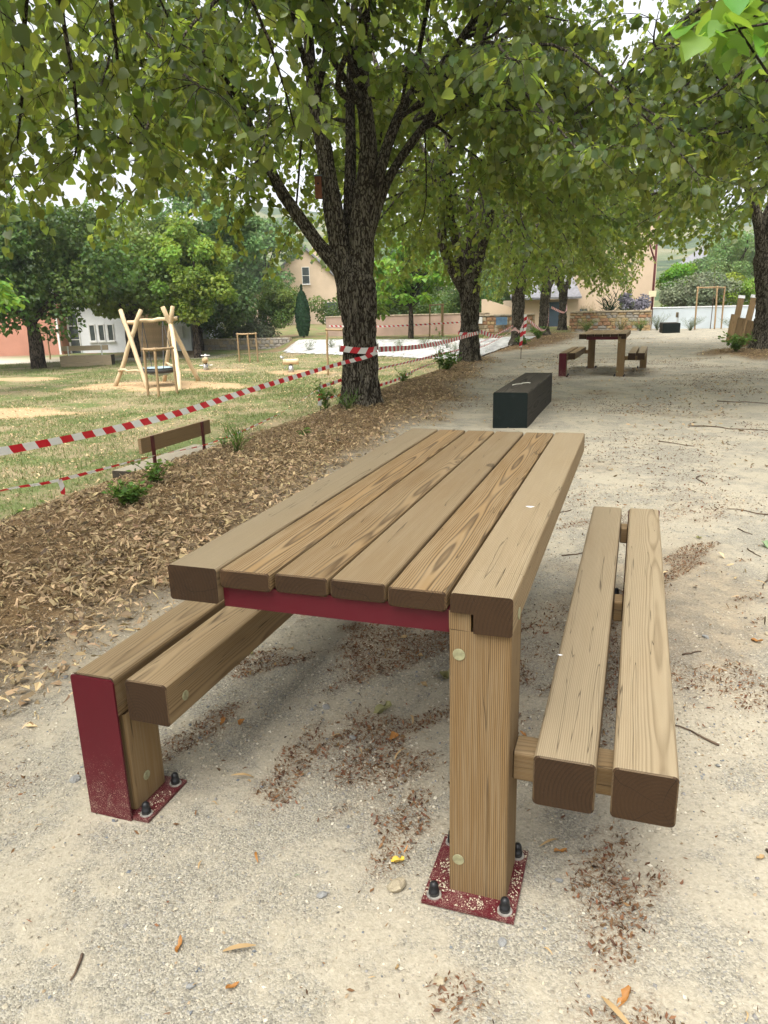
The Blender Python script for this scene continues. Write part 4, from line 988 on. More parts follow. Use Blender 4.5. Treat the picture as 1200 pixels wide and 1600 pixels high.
sb = empty('school_building', 'low school building with terracotta wing, white wall and timber cladding', 'building', (-28.3, 30.5, -.78), R(14))
box_part('terracotta_wall', (-9, -.75, 0), (.0, 6, 3.3), M_TERRA, sb)
box_part('white_wall', (.003, .0, 0), (3.35, 6, 3.0), M_WHITE, sb)
box_part('side_wall', (5.72, .05, 0), (6.7, 6, 3.0), M_WHITE, sb)
box_part('backing_wall', (3.35, .12, 0), (5.72, 6, 3.0), M_DOOR, sb)
for k in range(19):
    x_ = 3.5 + k * .116; ob('board', part_mesh('cladboard', lambda: MB().box((0, 0, 0), (.108, .06, 2.72)).mesh('board')), M_CLAD, sb, (x_, .055 + .004 * (k % 3), .08))
box_part('roof', (-9.3, -1.05, 3.303), (7.0, 6.3, 3.45), M_SLATE, sb)
box_part('downpipe', (-.16, -.84, 0), (-.06, -.755, 3.3), M_FRAME, sb)
for x_ in (1.25, 1.75, 2.25): window(sb, x_, x_ + .26, .72, 1.5, -.001, bars=0)
window(sb, .12, .62, .08, 2.2, -.001, sill=False, bars=2)
window(sb, -1.75, -1.25, .1, .8, -.752, bars=0)
meter = box_part('meter_cabinet', (5.95, -.06, .75), (6.3, .049, 1.35), M_FRAME, sb)

hs_ = empty('gabled_house', 'peach gabled house with slate roof rising behind the cypress', 'house', (-30.6, 66.0, -.5), R(27))
wall_prism('wall', [(-4.6, -1), (4.6, -1), (4.6, 3.2), (0, 7.5), (-4.6, 3.2)], 0, 9, M_PEACH, hs_)
rf = MB()
for s in (-1, 1):
    P_ = np.array([(0, 7.52), (s * 5.1, 2.75), (s * 5.1, 2.93), (0, 7.78)]);
    if s == 1: P_ = P_[::-1]
    V, Qd, caps = prism(P_[::-1], -.35, 9.4, 0.0); rf.add(V, [Qd, np.array(caps)])
rfo = ob('roof', rf.mesh('roof'), M_SLATE, hs_); ob('chimney', MB().box((1.2, 4, 6), (1.8, 4.6, 8.6)).mesh('chimney'), M_PEACH, rfo)
window(hs_, -.1, .55, 4.1, 5.6, -.001); window(hs_, -3.3, -2.4, .9, 2.2, -.001); window(hs_, 1.9, 3.2, .4, 2.3, -.001, sill=False)

pb = empty('rendered_house', 'tall blank peach wall of a house behind the low stone wall', 'house', (-.8, 42.0, -.4), R(17))
wall_prism('wall', [(-2.15, 0), (2.12, 0), (2.12, 4.4), (1.4, 7.2), (-2.15, 7.2)], 0, 9, M_PEACH, pb)
box_part('roof', (-2.4, -.3, 7.2), (1.8, 9.2, 7.4), M_SLATE, pb)
box_part('vent', (-1.95, -.05, .75), (-1.55, -.001, 1.3), M_DOOR, pb)
ga = empty('garage', 'peach garage with blue-grey door and slate roof adjoining the tall peach wall', 'garage', (-4.35, 40.2, -.9), R(17))
box_part('wall', (-1.75, 0, 0), (1.72, 5, 2.35), M_PEACH, ga)
box_part('door', (-.1, -.06, 0), (.95, -.001, 2.2), M_DOOR, ga)
box_part('stone_corner', (-1.74, -.05, 0), (-1.3, -.001, 2.3), M_STONEW[3], ga)
V, Qd, caps = prism([(-2.0, 2.353), (1.85, 2.353), (1.85, 2.43), (-2.0, 2.43)], -.5, 0.2, 0); r0_ = MB().add([(-2, -.5, 2.36), (1.78, -.5, 2.36), (1.78, 3, 4.0), (-2, 3, 4.0), (-2, -.5, 2.46), (1.78, -.5, 2.46), (1.78, 3, 4.1), (-2, 3, 4.1)], [[(0, 3, 2, 1), (4, 5, 6, 7), (0, 1, 5, 4), (1, 2, 6, 5), (2, 3, 7, 6), (3, 0, 4, 7)]])
ob('roof', r0_.mesh('roof'), M_SLATE, ga)

for k, (lx, ly, rz_, lab) in enumerate(((12.5, 96, .4, 'far slate-roofed house on the hillside beyond the bright bush'), (27, 82, -.3, 'far grey-roofed house behind the right-hand linden'), (-46, 92, .2, 'far cream house half hidden by the pale green tree'))):
    h_ = empty('far_house', lab, 'house', (lx, ly, 1.5 if lx > 0 else -.4), rz_)
    wall_prism('wall', [(-4, 0), (4, 0), (4, 4), (0, 6.6), (-4, 4)], 0, 10, M_PEACH if k != 1 else M_WHITE, h_)
    rf = MB()
    for s in (-1, 1):
        P_ = np.array([(0, 6.62), (s * 4.5, 3.7), (s * 4.5, 3.9), (0, 6.9)])
        if s == 1: P_ = P_[::-1]
        V, Qd, caps = prism(P_[::-1], -.3, 10.3, 0.0); rf.add(V, [Qd, np.array(caps)])
    ob('roof', rf.mesh('roof'), M_SLATE, h_); window(h_, -2.4, -1.4, 1.2, 2.5, -.001); window(h_, 1.4, 2.4, 1.2, 2.5, -.001); window(h_, -.5, .5, 4, 5, -.001)

def stone_wall(name, label, p0, p1, z0, ht, thick, sx, seed, capm=M_MORTAR, cap=True, group='walls round the park', mats=M_STONEW):
    p0, p1 = np.array(p0, float), np.array(p1, float); L = np.linalg.norm(p1 - p0); rz = math.atan2(*(p1 - p0)[::-1])
    e = empty(name, label, 'wall', (p0[0], p0[1], z0), rz, group); e['kind'] = 'thing'; rng = np.random.default_rng(seed)
    box_part('core', (0, .04, 0), (L, thick, ht), M_MORTAR, e)
    variants = []
    for v in range(8):
        V = np.array([(x_, y_, z_) for z_ in (0, 1) for y_ in (0, 1) for x_ in (0, 1)], float) - (.5, .5, .5)
        V = V * rng.uniform(.86, 1.0, (8, 3)); V[:, 1] *= 1; Vf = V[[0, 1, 5, 4]].copy(); Vf = Vf * (.72, 1, .72) + (0, -.22, 0)
        V2 = np.concatenate([V, Vf]); F_ = [(0, 2, 3, 1), (4, 5, 7, 6), (1, 3, 7, 5), (3, 2, 6, 7), (2, 0, 4, 6), (0, 1, 9, 8), (1, 5, 10, 9), (5, 4, 11, 10), (4, 0, 8, 11), (8, 9, 10, 11)]
        variants.append(np_mesh('stone', V2, [np.array(F_)]))
    z = .0; row = 0
    while z < ht - .05 and row < 12:
        hh = min(rng.uniform(sx * .45, sx * .75), ht - z); x_ = -rng.uniform(0, sx * .3)
        while x_ < L - .03:
            ww = rng.uniform(sx * .55, sx * 1.5); xa, xb = max(0, x_), min(L, x_ + ww)
            if xb - xa > .05:
                o = bpy.data.objects.new('stone', variants[rng.integers(8)]); COL.objects.link(o); o.parent = e
                o.location = ((xa + xb) / 2, .04 + rng.uniform(-.012, .012), z + hh / 2); o.scale = ((xb - xa) * .97, .1, hh * .95); o.rotation_euler = (0, rng.normal() * .03, 0)
                if not o.data.materials: o.data.materials.append(None)
                o.material_slots[0].link = 'OBJECT'; o.material_slots[0].material = mats[rng.integers(len(mats))]
            x_ += ww
        z += hh; row += 1
    if cap:
        k = int(L / .55) + 1
        for q in range(k):
            ob('coping', part_mesh(('cop', round(L / k, 3), thick), lambda: MB().box((.005, -.06, 0), (L / k - .005, thick + .05, .06)).mesh('coping')), M_MORTAR, e, (q * L / k, 0, ht + .001 + .004 * (q % 2)))
    return e
stone_wall('stone_wall', 'low ochre stone wall with flat coping below the tall peach wall', (-2.5, 33.3), (1.02, 33.0), -.05, .86, .35, .26, 1)
stone_wall('stone_wall', 'ochre stone wall section with blue-grey panel left of the garage', (-7.6, 34.2), (-4.3, 35.2), -.25, .98, .35, .28, 2)
stone_wall('stone_wall', 'long low grey stone wall under the hedge by the poplar', (-22.4, 32.45), (-16.4, 32.75), -.78, .66, .35, .30, 3, cap=False, mats=[M_STONEW[1], M_STONEW[2], M_STONEW[2]])
pan = empty('wall_panel', 'blue-grey notice panel fixed to the ochre stone wall section', 'panel', (-6.1, 34.52, .3), math.atan2(1, 3.3))
box_part('panel', (0, -.05, 0), (.55, -.012, .36), simple('panel_blue', (.10, .17, .26), .5), pan); box_part('frame', (-.02, -.04, -.02), (.57, -.011, 0), M_STEEL, pan)
mb_ = empty('meter_box', 'small white meter box on the ochre stone wall section', 'box', (-6.95, 34.27, .38), math.atan2(1, 3.3)); box_part('body', (0, -.1, 0), (.22, -.012, .3), M_WHITE, mb_); box_part('door', (.015, -.106, .015), (.205, -.1005, .285), M_FRAME, mb_)
pwl = empty('garden_wall', 'smooth pale blue-grey wall beside the dark red lamp post', 'wall', (1.1, 34.6, -.1), R(3), 'walls round the park')
box_part('wall', (0, 0, 0), (14, .22, 1.02), M_PALEBLUE, pwl); box_part('coping', (-.02, -.03, 1.021), (14, .25, 1.06), M_WHITE, pwl)
pkw = empty('garden_wall', 'long pink rendered wall behind the small catalpa', 'wall', (-15.2, 34.8, -.3), R(14), 'walls round the park')
box_part('wall', (0, 0, 0), (8.6, .25, 1.12), M_PINK, pkw); box_part('coping', (-.02, -.03, 1.121), (8.6, .28, 1.17), M_STONEW[1], pkw)
rampw = empty('ramp_wall', 'sloping peach parapet of a ramp between the hedge and garage', 'wall', (-7.8, 39.5, -.2), R(17), 'walls round the park')
wall_prism('parapet', [(0, 0), (2.6, 0), (2.6, .95), (.2, 1.75), (0, 1.75)], 0, .2, M_PEACH, rampw); box_part('footing', (-.02, -.02, -.2), (2.62, .22, -.001), M_MORTAR, rampw)

for o_ in (pwl, pkw, rampw): o_['kind'] = 'thing'
# lamp post with its raking strut and a small sign plate
lp = empty('lamp_post', 'dark red lamp post with raking strut and pale sign plate', 'lamp post', (1.1, 41.2, -.1))
ob('post', MB().tube([(0, 0, 0), (.02, 0, 3), (.05, 0, 7.0)], [.07, .06, .045], 12).mesh('post', True), M_REDPOST, lp)
ob('strut', MB().tube([(.02, 0, 3.3), (-.35, 0, 4.3), (-1.0, 0, 6.2)], [.045, .04, .035], 8).mesh('strut', True), M_REDPOST, lp)
box_part('sign_plate', (-.2, -.10, 1.55), (.18, -.075, 1.85), M_PAPER, lp); ob('base', MB().tube([(0, 0, 0), (0, 0, .25)], [.11, .10], 12).mesh('base'), M_REDPOST, lp)
ob('lantern', MB().tube([(-.9, 0, 6.1), (-1.0, 0, 6.25), (-1.4, 0, 6.3)], [.06, .12, .05], 10).mesh('lantern'), M_STEEL, lp)

# ================================================================== hills and far trees
ang = np.linspace(0, 2 * math.pi, 181)[:-1]; rad_ = np.array([110, 150, 200, 260, 330, 420, 520, 640, 800, 1000.])
A_, R_ = np.meshgrid(ang, rad_); hx, hy = R_ * np.cos(A_), R_ * np.sin(A_)
hh = smooth(110, 600, R_) * (52 + 46 * (fbm(hx * .004 + 9, hy * .004, 5, 4) - .5) * 2) * 1.15 - .8; hh[0] = -3.5; hh += (fbm(hx * .05, hy * .05, 6, 2) - .5) * 5 * smooth(130, 250, R_)
n_ = len(ang); i = np.arange(len(rad_) - 1)[:, None] * n_; j = np.arange(n_)[None]; k = (j + 1) % n_
Qh = np.stack([i + j, i + k, i + n_ + k, i + n_ + j], -1).reshape(-1, 4)[:, ::-1]
def hill_mat():
    m, nt, b = new_mat('hillside', .95, .05); T = NT(nt); P = T.n('NewGeometry').outputs['Position']
    f = T.noise(P, .012, 3, .6); g = T.noise(P, .12, 4, .7)
    forest = T.mix(T.ss(g, .35, .65), (.03, .055, .025), (.075, .11, .04)); field = T.mix(T.ss(T.noise(P, .02, 2), .4, .6), (.20, .19, .10), (.10, .13, .055))
    T.l(T.mix(T.ss(T.m('ADD', f, T.m('MULTIPLY', g, .08)), .53, .57), forest, field), b.inputs['Base Color']); T.l(T.bump(g, 1, 4), b.inputs['Normal']); return m
ob('hills', np_mesh('hills', np.stack([hx, hy, hh], -1).reshape(-1, 3), [Qh], True), hill_mat(), kind='structure')
FT = [(-52, 70, 1.2, 0), (-44, 78, 1.0, 1), (-26, 84, 1.0, 1), (-21, 72, .8, 0), (-14, 80, .9, 1), (9, 84, .9, 1), (17, 92, 1.1, 0), (6, 70, .6, 1), (14, 62, .7, 0), (22, 70, .9, 1), (-62, 60, 1.2, 1), (-70, 45, 1.2, 0), (-58, 40, 1.1, 1), (-9, 66, .75, 0), (34, 60, 1.0, 0)]
src = {}
for k, (lx, ly, sc_, t_) in enumerate(FT):
    lab = ('round dark green tree among the far houses beyond the walls', 'round pale green tree among the far houses beyond the walls')[t_]
    if t_ not in src:
        src[t_] = blob_tree('far_tree', lab, (lx, ly, -.5), 2.0, (0, 0, 5.0), (4.2, 4.2, 3.8), 7000, .42, (M_DARKLEAF, M_POPLAR)[t_], 300 + t_, .25, group=('dark far trees', 'pale far trees')[t_], lumps=26); src[t_].scale = (sc_,) * 3
    else:
        e = src[t_].copy(); COL.objects.link(e); e.location = (lx, ly, -.5); e.scale = (sc_,) * 3; e.rotation_euler = (0, 0, k * 1.3)
        for ch in src[t_].children:
            c = ch.copy(); COL.objects.link(c); c.parent = e

# cypress
rng = np.random.default_rng(77); cyp = empty('cypress_tree', 'slim dark green cypress standing before the peach gabled house', 'tree', (-16.2, 34.1, gz(-16.2, 34.1)), 0, 'trees beyond the walls')
n_ = 9000; t_ = rng.random(n_) ** .8; a_ = rng.uniform(0, 6.283, n_); pr_ = .36 * np.sin(np.clip(t_ * 1.0 + .12, 0, 1) * math.pi) ** .55 * rng.uniform(.75, 1.06, n_)
P_ = np.stack([pr_ * np.cos(a_), pr_ * np.sin(a_), .05 + t_ * 2.55], 1); u_ = np.stack([np.cos(a_), np.sin(a_), np.zeros(n_)], 1)
V, F, C_ = inst(*DIAM, P_, basis_from(u_ * .25 + np.array([0, 0, 1.]) + rng.normal(size=(n_, 3)) * .15, u_ + rng.normal(size=(n_, 3)) * .3), .11 * rng.uniform(.6, 1.2, n_), np.stack([rng.random(n_), np.clip(rng.normal(.5, .3, n_), 0, 1), rng.random(n_)], 1))
me = np_mesh('foliage', V, F, False, C_); me.materials.append(M_CYPRESS); ob('foliage', me, None, cyp, kind='stuff'); ob('trunk', MB().tube([(0, 0, -.1), (0, 0, 1.5)], [.06, .03], 8).mesh('trunk', True), M_TWIG, cyp)

# ================================================================== playground
def pole(name, A, B, r, parent, rng, wob=.012, mat=M_POLE):
    A, B = np.array(A, float), np.array(B, float); L = np.linalg.norm(B - A)
    # local Y runs along the pole
    tpts = np.linspace(-L / 2, L / 2, 9); P_ = np.stack([rng.normal(size=9) * wob, tpts, rng.normal(size=9) * wob], 1)
    me = MB().tube(P_, r * (1 + rng.normal(size=9) * .04), 10).mesh(name, True)
    q = Vector((0, 1, 0)).rotation_difference(Vector(B - A)); o = ob(name, me, mat, parent, tuple((A + B) / 2)); o.rotation_mode = 'QUATERNION'; o.rotation_quaternion = q; o.color = (.7, .05, .3, 1)
    return o
rng = np.random.default_rng(5)
sw = empty('basket_swing', 'pole-framed basket swing standing on the wood chip patch', 'swing', (-13.4, 17.0, gz(-13.4, 17.0)))
O = np.array(sw.location)
Lx, Rx, BL_, BR_ = np.array((-14.1, 17.0, .62)), np.array((-13.1, 17.7, .95)), np.array((-14.3, 17.2, 1.03)), np.array((-12.95, 17.85, 1.12))
feet_l = [(-14.75, 16.75), (-13.15, 16.35)]; feet_r = [(-11.9, 16.1), (-13.9, 18.2), (-12.75, 18.45)]
for fx_, fy_ in feet_l:
    F_ = np.array((fx_, fy_, gz(fx_, fy_) - .08)); T_ = F_ + (Lx - F_) * 1.5; sd_ = np.array((.02, .05 if fx_ < -14 else -.05, 0)); pole('pole', F_ - O + sd_, T_ - O + sd_, .068, sw, rng)
for k, (fx_, fy_) in enumerate(feet_r):
    F_ = np.array((fx_, fy_, gz(fx_, fy_) - .08)); T_ = F_ + (Rx - F_) * (1.27 if k else 1.0); pole('pole', F_ - O, T_ - O, .068, sw, rng)
pole('crossbeam', BL_ - O, BR_ - O, .062, sw, rng)
for a_, b_ in ((feet_l[0], feet_l[1]), (feet_r[1], feet_r[0])):
    A_ = np.array((*a_, gz(*a_))); B_ = np.array((*b_, gz(*b_))); X_ = Lx if a_ == feet_l[0] else Rx
    pole('rail', A_ + (X_ - A_) * .33 - O, B_ + (X_ - B_) * .33 - O, .04, sw, rng)
bc = np.array((-13.2, 17.0, 0.)); bc[2] = gz(bc[0], bc[1]) + .48
th = np.linspace(0, 2 * math.pi, 33); bo = bc - O
ob('basket_rim', MB().tube(np.stack([bo[0] + .45 * np.cos(th), bo[1] + .45 * np.sin(th), np.full(33, bo[2])], 1), .075, 8, False).mesh('basket_rim', True), M_ROPE, sw)
V, Qd = lathe([(.001, -.18), (.25, -.14), (.45, -.05), (.52, .03)], 24); ob('basket_net', np_mesh('basket_net', V, [Qd], True), M_BASKET, sw, tuple(bo))
V, Qd = lathe([(.52, .078), (.3, .06), (.001, .05)], 24); ob('basket_pad', np_mesh('basket_pad', V, [Qd], True), M_BASKET, sw, tuple(bo))
for f_, aa in ((.3, 2.6), (.3, 3.9), (.7, .3), (.7, 5.6)):
    top = BL_ + (BR_ - BL_) * f_ - O; ob('rope', MB().tube([top, bo + np.array((.5 * math.cos(aa), .5 * math.sin(aa), .05))], .012, 5).mesh('rope'), M_ROPE, sw)

def tree_guard(label, pts, h, sap=True, seed=0, sap_h=2.2):
    rng = np.random.default_rng(seed); pts = [np.array(p, float) for p in pts]; c = sum(pts) / 3
    e = empty('tree_guard', label, 'tree guard', (c[0], c[1], gz(*c)), 0, 'round-stake tree guards'); O_ = np.array(e.location)
    tops = []
    for p in pts:
        A = np.array((p[0], p[1], gz(*p) - .1)); B = A + np.array((rng.normal() * .02, rng.normal() * .02, h + .1)); pole('stake', A - O_, B - O_, .035, e, rng, .004, M_STAKE); tops.append(B)
    for a_, b_ in ((0, 1), (1, 2), (2, 0)):
        A, B = tops[a_].copy(), tops[b_].copy(); d = (B - A) / np.linalg.norm(B - A); A -= d * .05; B += d * .05; A[2] -= .05; B[2] -= .05
        pole('rail', A - O_, B - O_, .03, e, rng, .003, M_STAKE)
    if sap:
        s_ = empty('sapling', 'thin sapling tied inside the ' + label.split(' standing')[0].split(' with')[0], 'sapling', (c[0], c[1], gz(*c)), 0)
        st = np.array([(0, 0, -.05), (.02, .01, sap_h * .5), (-.02, .03, sap_h)]); ob('stem', MB().tube(spline(st, 8), np.linspace(.02, .008, 8), 6).mesh('stem', True), M_TWIG, s_)
        n_ = 260; P_ = np.stack([rng.normal(size=n_) * .22, rng.normal(size=n_) * .22, sap_h * .95 + rng.normal(size=n_) * .35], 1)
        V, F, C_ = inst(*KITE, P_, basis_from(rng.normal(size=(n_, 3)) + (0, 0, -.4), rng.normal(size=(n_, 3)) + (0, 0, .5)), .09 * rng.uniform(.6, 1.2, n_), rng.random((n_, 3)))
        me = np_mesh('foliage', V, F, False, C_); me.materials.append(M_POPLAR); ob('foliage', me, None, s_, kind='stuff')
    return e
tree_guard('three-stake guard standing in front of the basket swing', [(-12.13, 14.89), (-11.56, 14.56), (-11.43, 15.24)], 1.3, False, 1)
tree_guard('empty three-stake guard on the lawn before the long grey stone wall', [(-15.02, 25.1), (-14.39, 24.84), (-14.22, 25.2)], 1.18, False, 2)
tree_guard('three-stake guard half hidden behind the taped linden trunk', [(-8.99, 20.2), (-8.3, 20.0), (-8.5, 20.7)], 1.5, False, 3)
tree_guard('tall three-stake guard in front of the bright yellow-green bush', [(2.82, 33.0), (3.62, 33.1), (3.95, 33.9)], 1.78, True, 4, 2.7)
tree_guard('guard of three stakes in front of the pink wall', [(-9.2, 33.6), (-8.5, 33.5), (-8.7, 34.1)], 1.55, False, 6)
tree_guard('guard of three stakes at the terracotta wing of the school', [(-26.6, 26.2), (-25.9, 26.0), (-26.1, 26.6)], 1.3, False, 7)

def spring_rider(label, loc, rz):
    e = empty('spring_rider', label, 'spring rider', (*loc, gz(*loc)), rz, 'spring riders on wood chips'); rng = np.random.default_rng(3)
    ob('plinth', MB().tube([(0, 0, -.05), (0, 0, .22)], [.10, .085], 12).mesh('plinth', True), M_STEEL, e)
    pole('body', (-.27, 0, .36), (.27, 0, .36), .10, e, rng, .003)
    ob('head', MB().tube([(-.24, 0, .42), (-.30, 0, .50), (-.34, 0, .56)], [.035, .055, .03], 8).mesh('head', True), M_STEEL, e)
    ob('handle', MB().tube([(-.22, -.16, .52), (-.22, .16, .52)], .014, 6).mesh('handle'), M_STEEL, e)
    ob('footrest', MB().tube([(-.2, -.24, .16), (-.2, .24, .16)], .016, 6).mesh('footrest'), M_STEEL, e)
    ob('spring', MB().tube([(.055 * math.cos(q), .055 * math.sin(q), .2 + q * .0018) for q in np.linspace(0, 38, 90)], .012, 5).mesh('spring', True), M_ROPE, e)
    return e
spring_rider('log spring rider seen side-on before the white fabric slope', (-10.78, 21.15), R(20))
spring_rider('log spring rider facing the basket swing', (-14.66, 21.94), R(-62))

# short timber posts by the right-hand linden
for k, (px, py, h_, wd, capd) in enumerate(((3.26, 23.4, .80, .20, 0), (3.30, 22.0, .74, .20, 0), (3.40, 20.7, .70, .20, 0), (3.50, 19.6, .64, .19, 0), (3.45, 24.6, 1.30, .17, 1), (3.72, 24.0, 1.30, .17, 1))):
    lab = ('short timber post farthest from the right-hand linden trunk', 'third short timber post counted from the right-hand linden trunk', 'second short timber post counted from the right-hand linden trunk', 'short timber post standing against the right-hand linden trunk', 'white-topped tall post behind the farthest short post', 'white-topped tall post nearer the pale wall and border plants')[k]
    e = empty('timber_post', lab, 'post', (px, py, gz(px, py)), R(8 + 3 * k), ('short posts by the linden', 'white-topped posts by the linden')[capd]); e.rotation_euler = (R(0), R(6 + (k % 3)), R(10))
    timber('post', wd, .11, h_ + .1, (0, 0, (h_ + .1) / 2 - .1), e, (R(90), 0, 0), (.2, .5, .5), r=.005)
    if capd: box_part('cap', (-wd / 2 - .003, -.058, h_ + .001), (wd / 2 + .003, .058, h_ + .09), M_WHITE, e)

# ================================================================== barrier tape
def ribbon(name, label, pts, width=.075, twist=None, parent=None, n=60, sag=.0, vert=(0, 0, 1)):
    P = spline(pts, n); L = np.concatenate([[0], np.cumsum(np.linalg.norm(np.diff(P, axis=0), axis=1))])
    T_ = np.gradient(P, axis=0); T_ /= np.linalg.norm(T_, axis=1)[:, None]
    U = np.array(vert, float) - T_ * (T_ @ np.array(vert, float))[:, None]; U /= np.linalg.norm(U, axis=1)[:, None] + 1e-9; B = np.cross(T_, U)
    tw = np.interp(L, *zip(*twist)) if twist else .25 * np.sin(L * 1.3) + .1 * np.sin(L * 4.1 + 1)
    D = U * np.cos(tw)[:, None] + B * np.sin(tw)[:, None]
    V = np.concatenate([P - D * width / 2, P + B * .004 * np.sin(L * 9)[:, None], P + D * width / 2]); uv = np.concatenate([np.stack([L, np.full(n, q)], 1) for q in (0, .5, 1)])
    q = np.arange(n - 1); Q_ = np.concatenate([np.stack([q + r * n, q + 1 + r * n, q + 1 + (r + 1) * n, q + (r + 1) * n], 1) for r in (0, 1)])
    o = ob(name, np_mesh(name, V, [Q_], True, uv=uv), M_TAPE, parent)
    if label: tag(o, label, 'barrier tape', 'red and white barrier tape')
    return o
z1 = gz(*T1)
ribbon('barrier_tape', 'red and white tape stretched above the litter bank to the taped linden', [(-3.0, .0, .62), (-3.05, 1.08, .52), (-3.05, 2.71, .485), (-3.05, 4.35, .545), (-2.98, 6.4, .625), (-2.83, 6.96, .67), (-2.735, 7.2, .72)], .054, n=90)
rr_ = .272
loop = [(T1[0] + rr_ * math.cos(a), T1[1] + rr_ * math.sin(a), .765 + .015 * math.sin(a * 2)) for a in np.linspace(R(-5), R(-355), 22)]
ribbon('barrier_tape', 'band of red and white tape wound round the forked linden trunk', loop, .08, n=60, twist=[(0, 0), (2, 0.05)])
ribbon('barrier_tape', 'tape running from the taped linden to the second linden', [(-2.76, 7.35, .75), (-2.85, 9.5, .66), (-2.93, 12, .63), (-2.89, 14.6, .68)], .075, n=90)
lo2 = [(-3.12 + .25 * math.cos(a), 14.75 + .25 * math.sin(a), .69 + .03 * math.sin(a)) for a in np.linspace(R(-20), R(-340), 18)]
ribbon('barrier_tape', 'band of tape round the second linden trunk', lo2, .07, n=50, twist=[(0, 0), (2, .1)])
ribbon('barrier_tape', 'fluttering tape between the second and third lindens', [(-2.9, 14.9, .7), (-2.7, 16.5, .50), (-2.6, 18, .64), (-2.75, 20, .5), (-2.95, 22.3, .8)], .085, n=90, twist=[(0, 0), (2, 1.2), (4, -.4), (6, 1.0), (8, 0)])
ribbon('barrier_tape', 'sagging tape between the third and fourth lindens', [(-2.95, 22.5, .85), (-2.7, 25, .35), (-2.8, 27.5, .5), (-3.0, 29.4, 1.15)], .08, n=70, twist=[(0, 0), (3, .7), (7, 0)])
ribbon('barrier_tape', 'loose tape drooping between the fourth and last lindens', [(-2.95, 29.8, 1.1), (-2.6, 32, .85), (-2.8, 35, 1.2)], .09, n=60, twist=[(0, .3), (3, 1.0), (6, 0)])
ribbon('barrier_tape', 'low tape strung on stakes along the foot of the litter bank', [(-3.9, .4, .1), (-3.9, 1.82, .045), (-3.9, 2.41, -.01), (-3.9, 3.72, -.06), (-3.9, 4.88, -.12), (-3.9, 6.58, -.03), (-3.9, 7.88, .16)], .034, n=120, twist=[(0, .9), (1.2, 1.2), (2.2, .4), (3.5, 1.3), (5, .6), (7, 1.2)])
ribbon('barrier_tape', 'upper slack tape leading past the fabric slope behind the taped linden', [(-3.9, 7.88, .17), (-3.65, 9.68, .27), (-3.6, 13.5, .25), (-3.6, 17.9, .26), (-3.3, 22.2, .6)], .06, n=120, twist=[(0, .3), (3, .9), (6, .2), (9, 1.0), (14, .3)])
ribbon('barrier_tape', 'lower slack tape leading past the fabric slope behind the taped linden', [(-3.9, 7.88, -.02), (-3.6, 10.36, .0), (-3.6, 12.7, .09), (-3.6, 19.3, .16), (-3.4, 22.2, .4)], .06, n=120, twist=[(0, .8), (3, .3), (6, 1.1), (9, .4), (14, .9)])
ribbon('barrier_tape', 'loose end of tape hanging from the stake behind the taped linden', [(-3.9, 7.87, .17), (-3.885, 7.86, .05), (-3.90, 7.85, -.10)], .06, n=12, vert=(0, 1, 0), twist=[(0, 1.2), (.3, 1.5)])
ribbon('barrier_tape', 'short tape end dangling below the low tape near the timber bench', [(-3.9, 2.43, -.01), (-3.89, 2.44, -.07), (-3.9, 2.45, -.14)], .04, n=10, vert=(0, 1, 0), twist=[(0, 1.0), (.2, 1.6)])
ribbon('barrier_tape', 'thin distant tape along the pink wall', [(-13.8, 31.9, .45), (-11, 32.4, .38), (-7.6, 33.5, .48)], .07, n=60)
for lab, x_, y_, h_ in (('thin rusty rod holding low tape behind the taped linden', -3.91, 7.9, None), ('thin rusty rod holding low tape beside the third linden', -3.6, 17.95, None), ('thin rusty rod with tape standing on the path gap', -2.05, 15.6, .72)):
    z0 = gz(x_, y_); top = .22 if h_ is None else h_
    e = empty('tape_stake', lab, 'stake', (x_, y_, z0), 0, 'rods holding the barrier tape')
    ob('rod', MB().tube([(0, 0, -.15), (.01, 0, max(.3, top - z0))], .009, 6).mesh('rod', True), M_TWIG, e)
    ob('hook', MB().tube([(.01, 0, max(.3, top - z0)), (.03, 0, max(.3, top - z0) + .02), (.05, 0, max(.3, top - z0))], .006, 5).mesh('hook', True), M_TWIG, e)
ribbon('barrier_tape', 'red and white tape knotted on the rod in the path gap', [(-2.05, 15.59, .74), (-2.04, 15.58, .55), (-2.06, 15.57, .30)], .07, n=14, vert=(0, 1, 0), twist=[(0, 1.3), (.4, 1.7)])
ribbon('barrier_tape', 'tape knot hanging on the third linden trunk', [(-2.93, 22.3, .95), (-2.92, 22.28, .6), (-2.95, 22.26, .3)], .09, n=14, vert=(0, 1, 0), twist=[(0, 1.3), (.4, 1.7)])

# nest box on a stem of the taped linden
nb_ = empty('nest_box', 'small reddish wooden box fixed to a stem of the taped linden', 'nest box', (-3.57, 7.42, 2.72), R(15)); box_part('body', (-.045, -.05, 0), (.045, .05, .27), simple('red_brown_board', (.16, .06, .03)), nb_)
box_part('roof', (-.055, -.07, .271), (.055, .06, .285), M_DOOR, nb_); ob('hole', MB().tube([(0, -.0525, .18), (0, -.0505, .18)], .014, 12).mesh('hole'), M_BLACK, nb_)

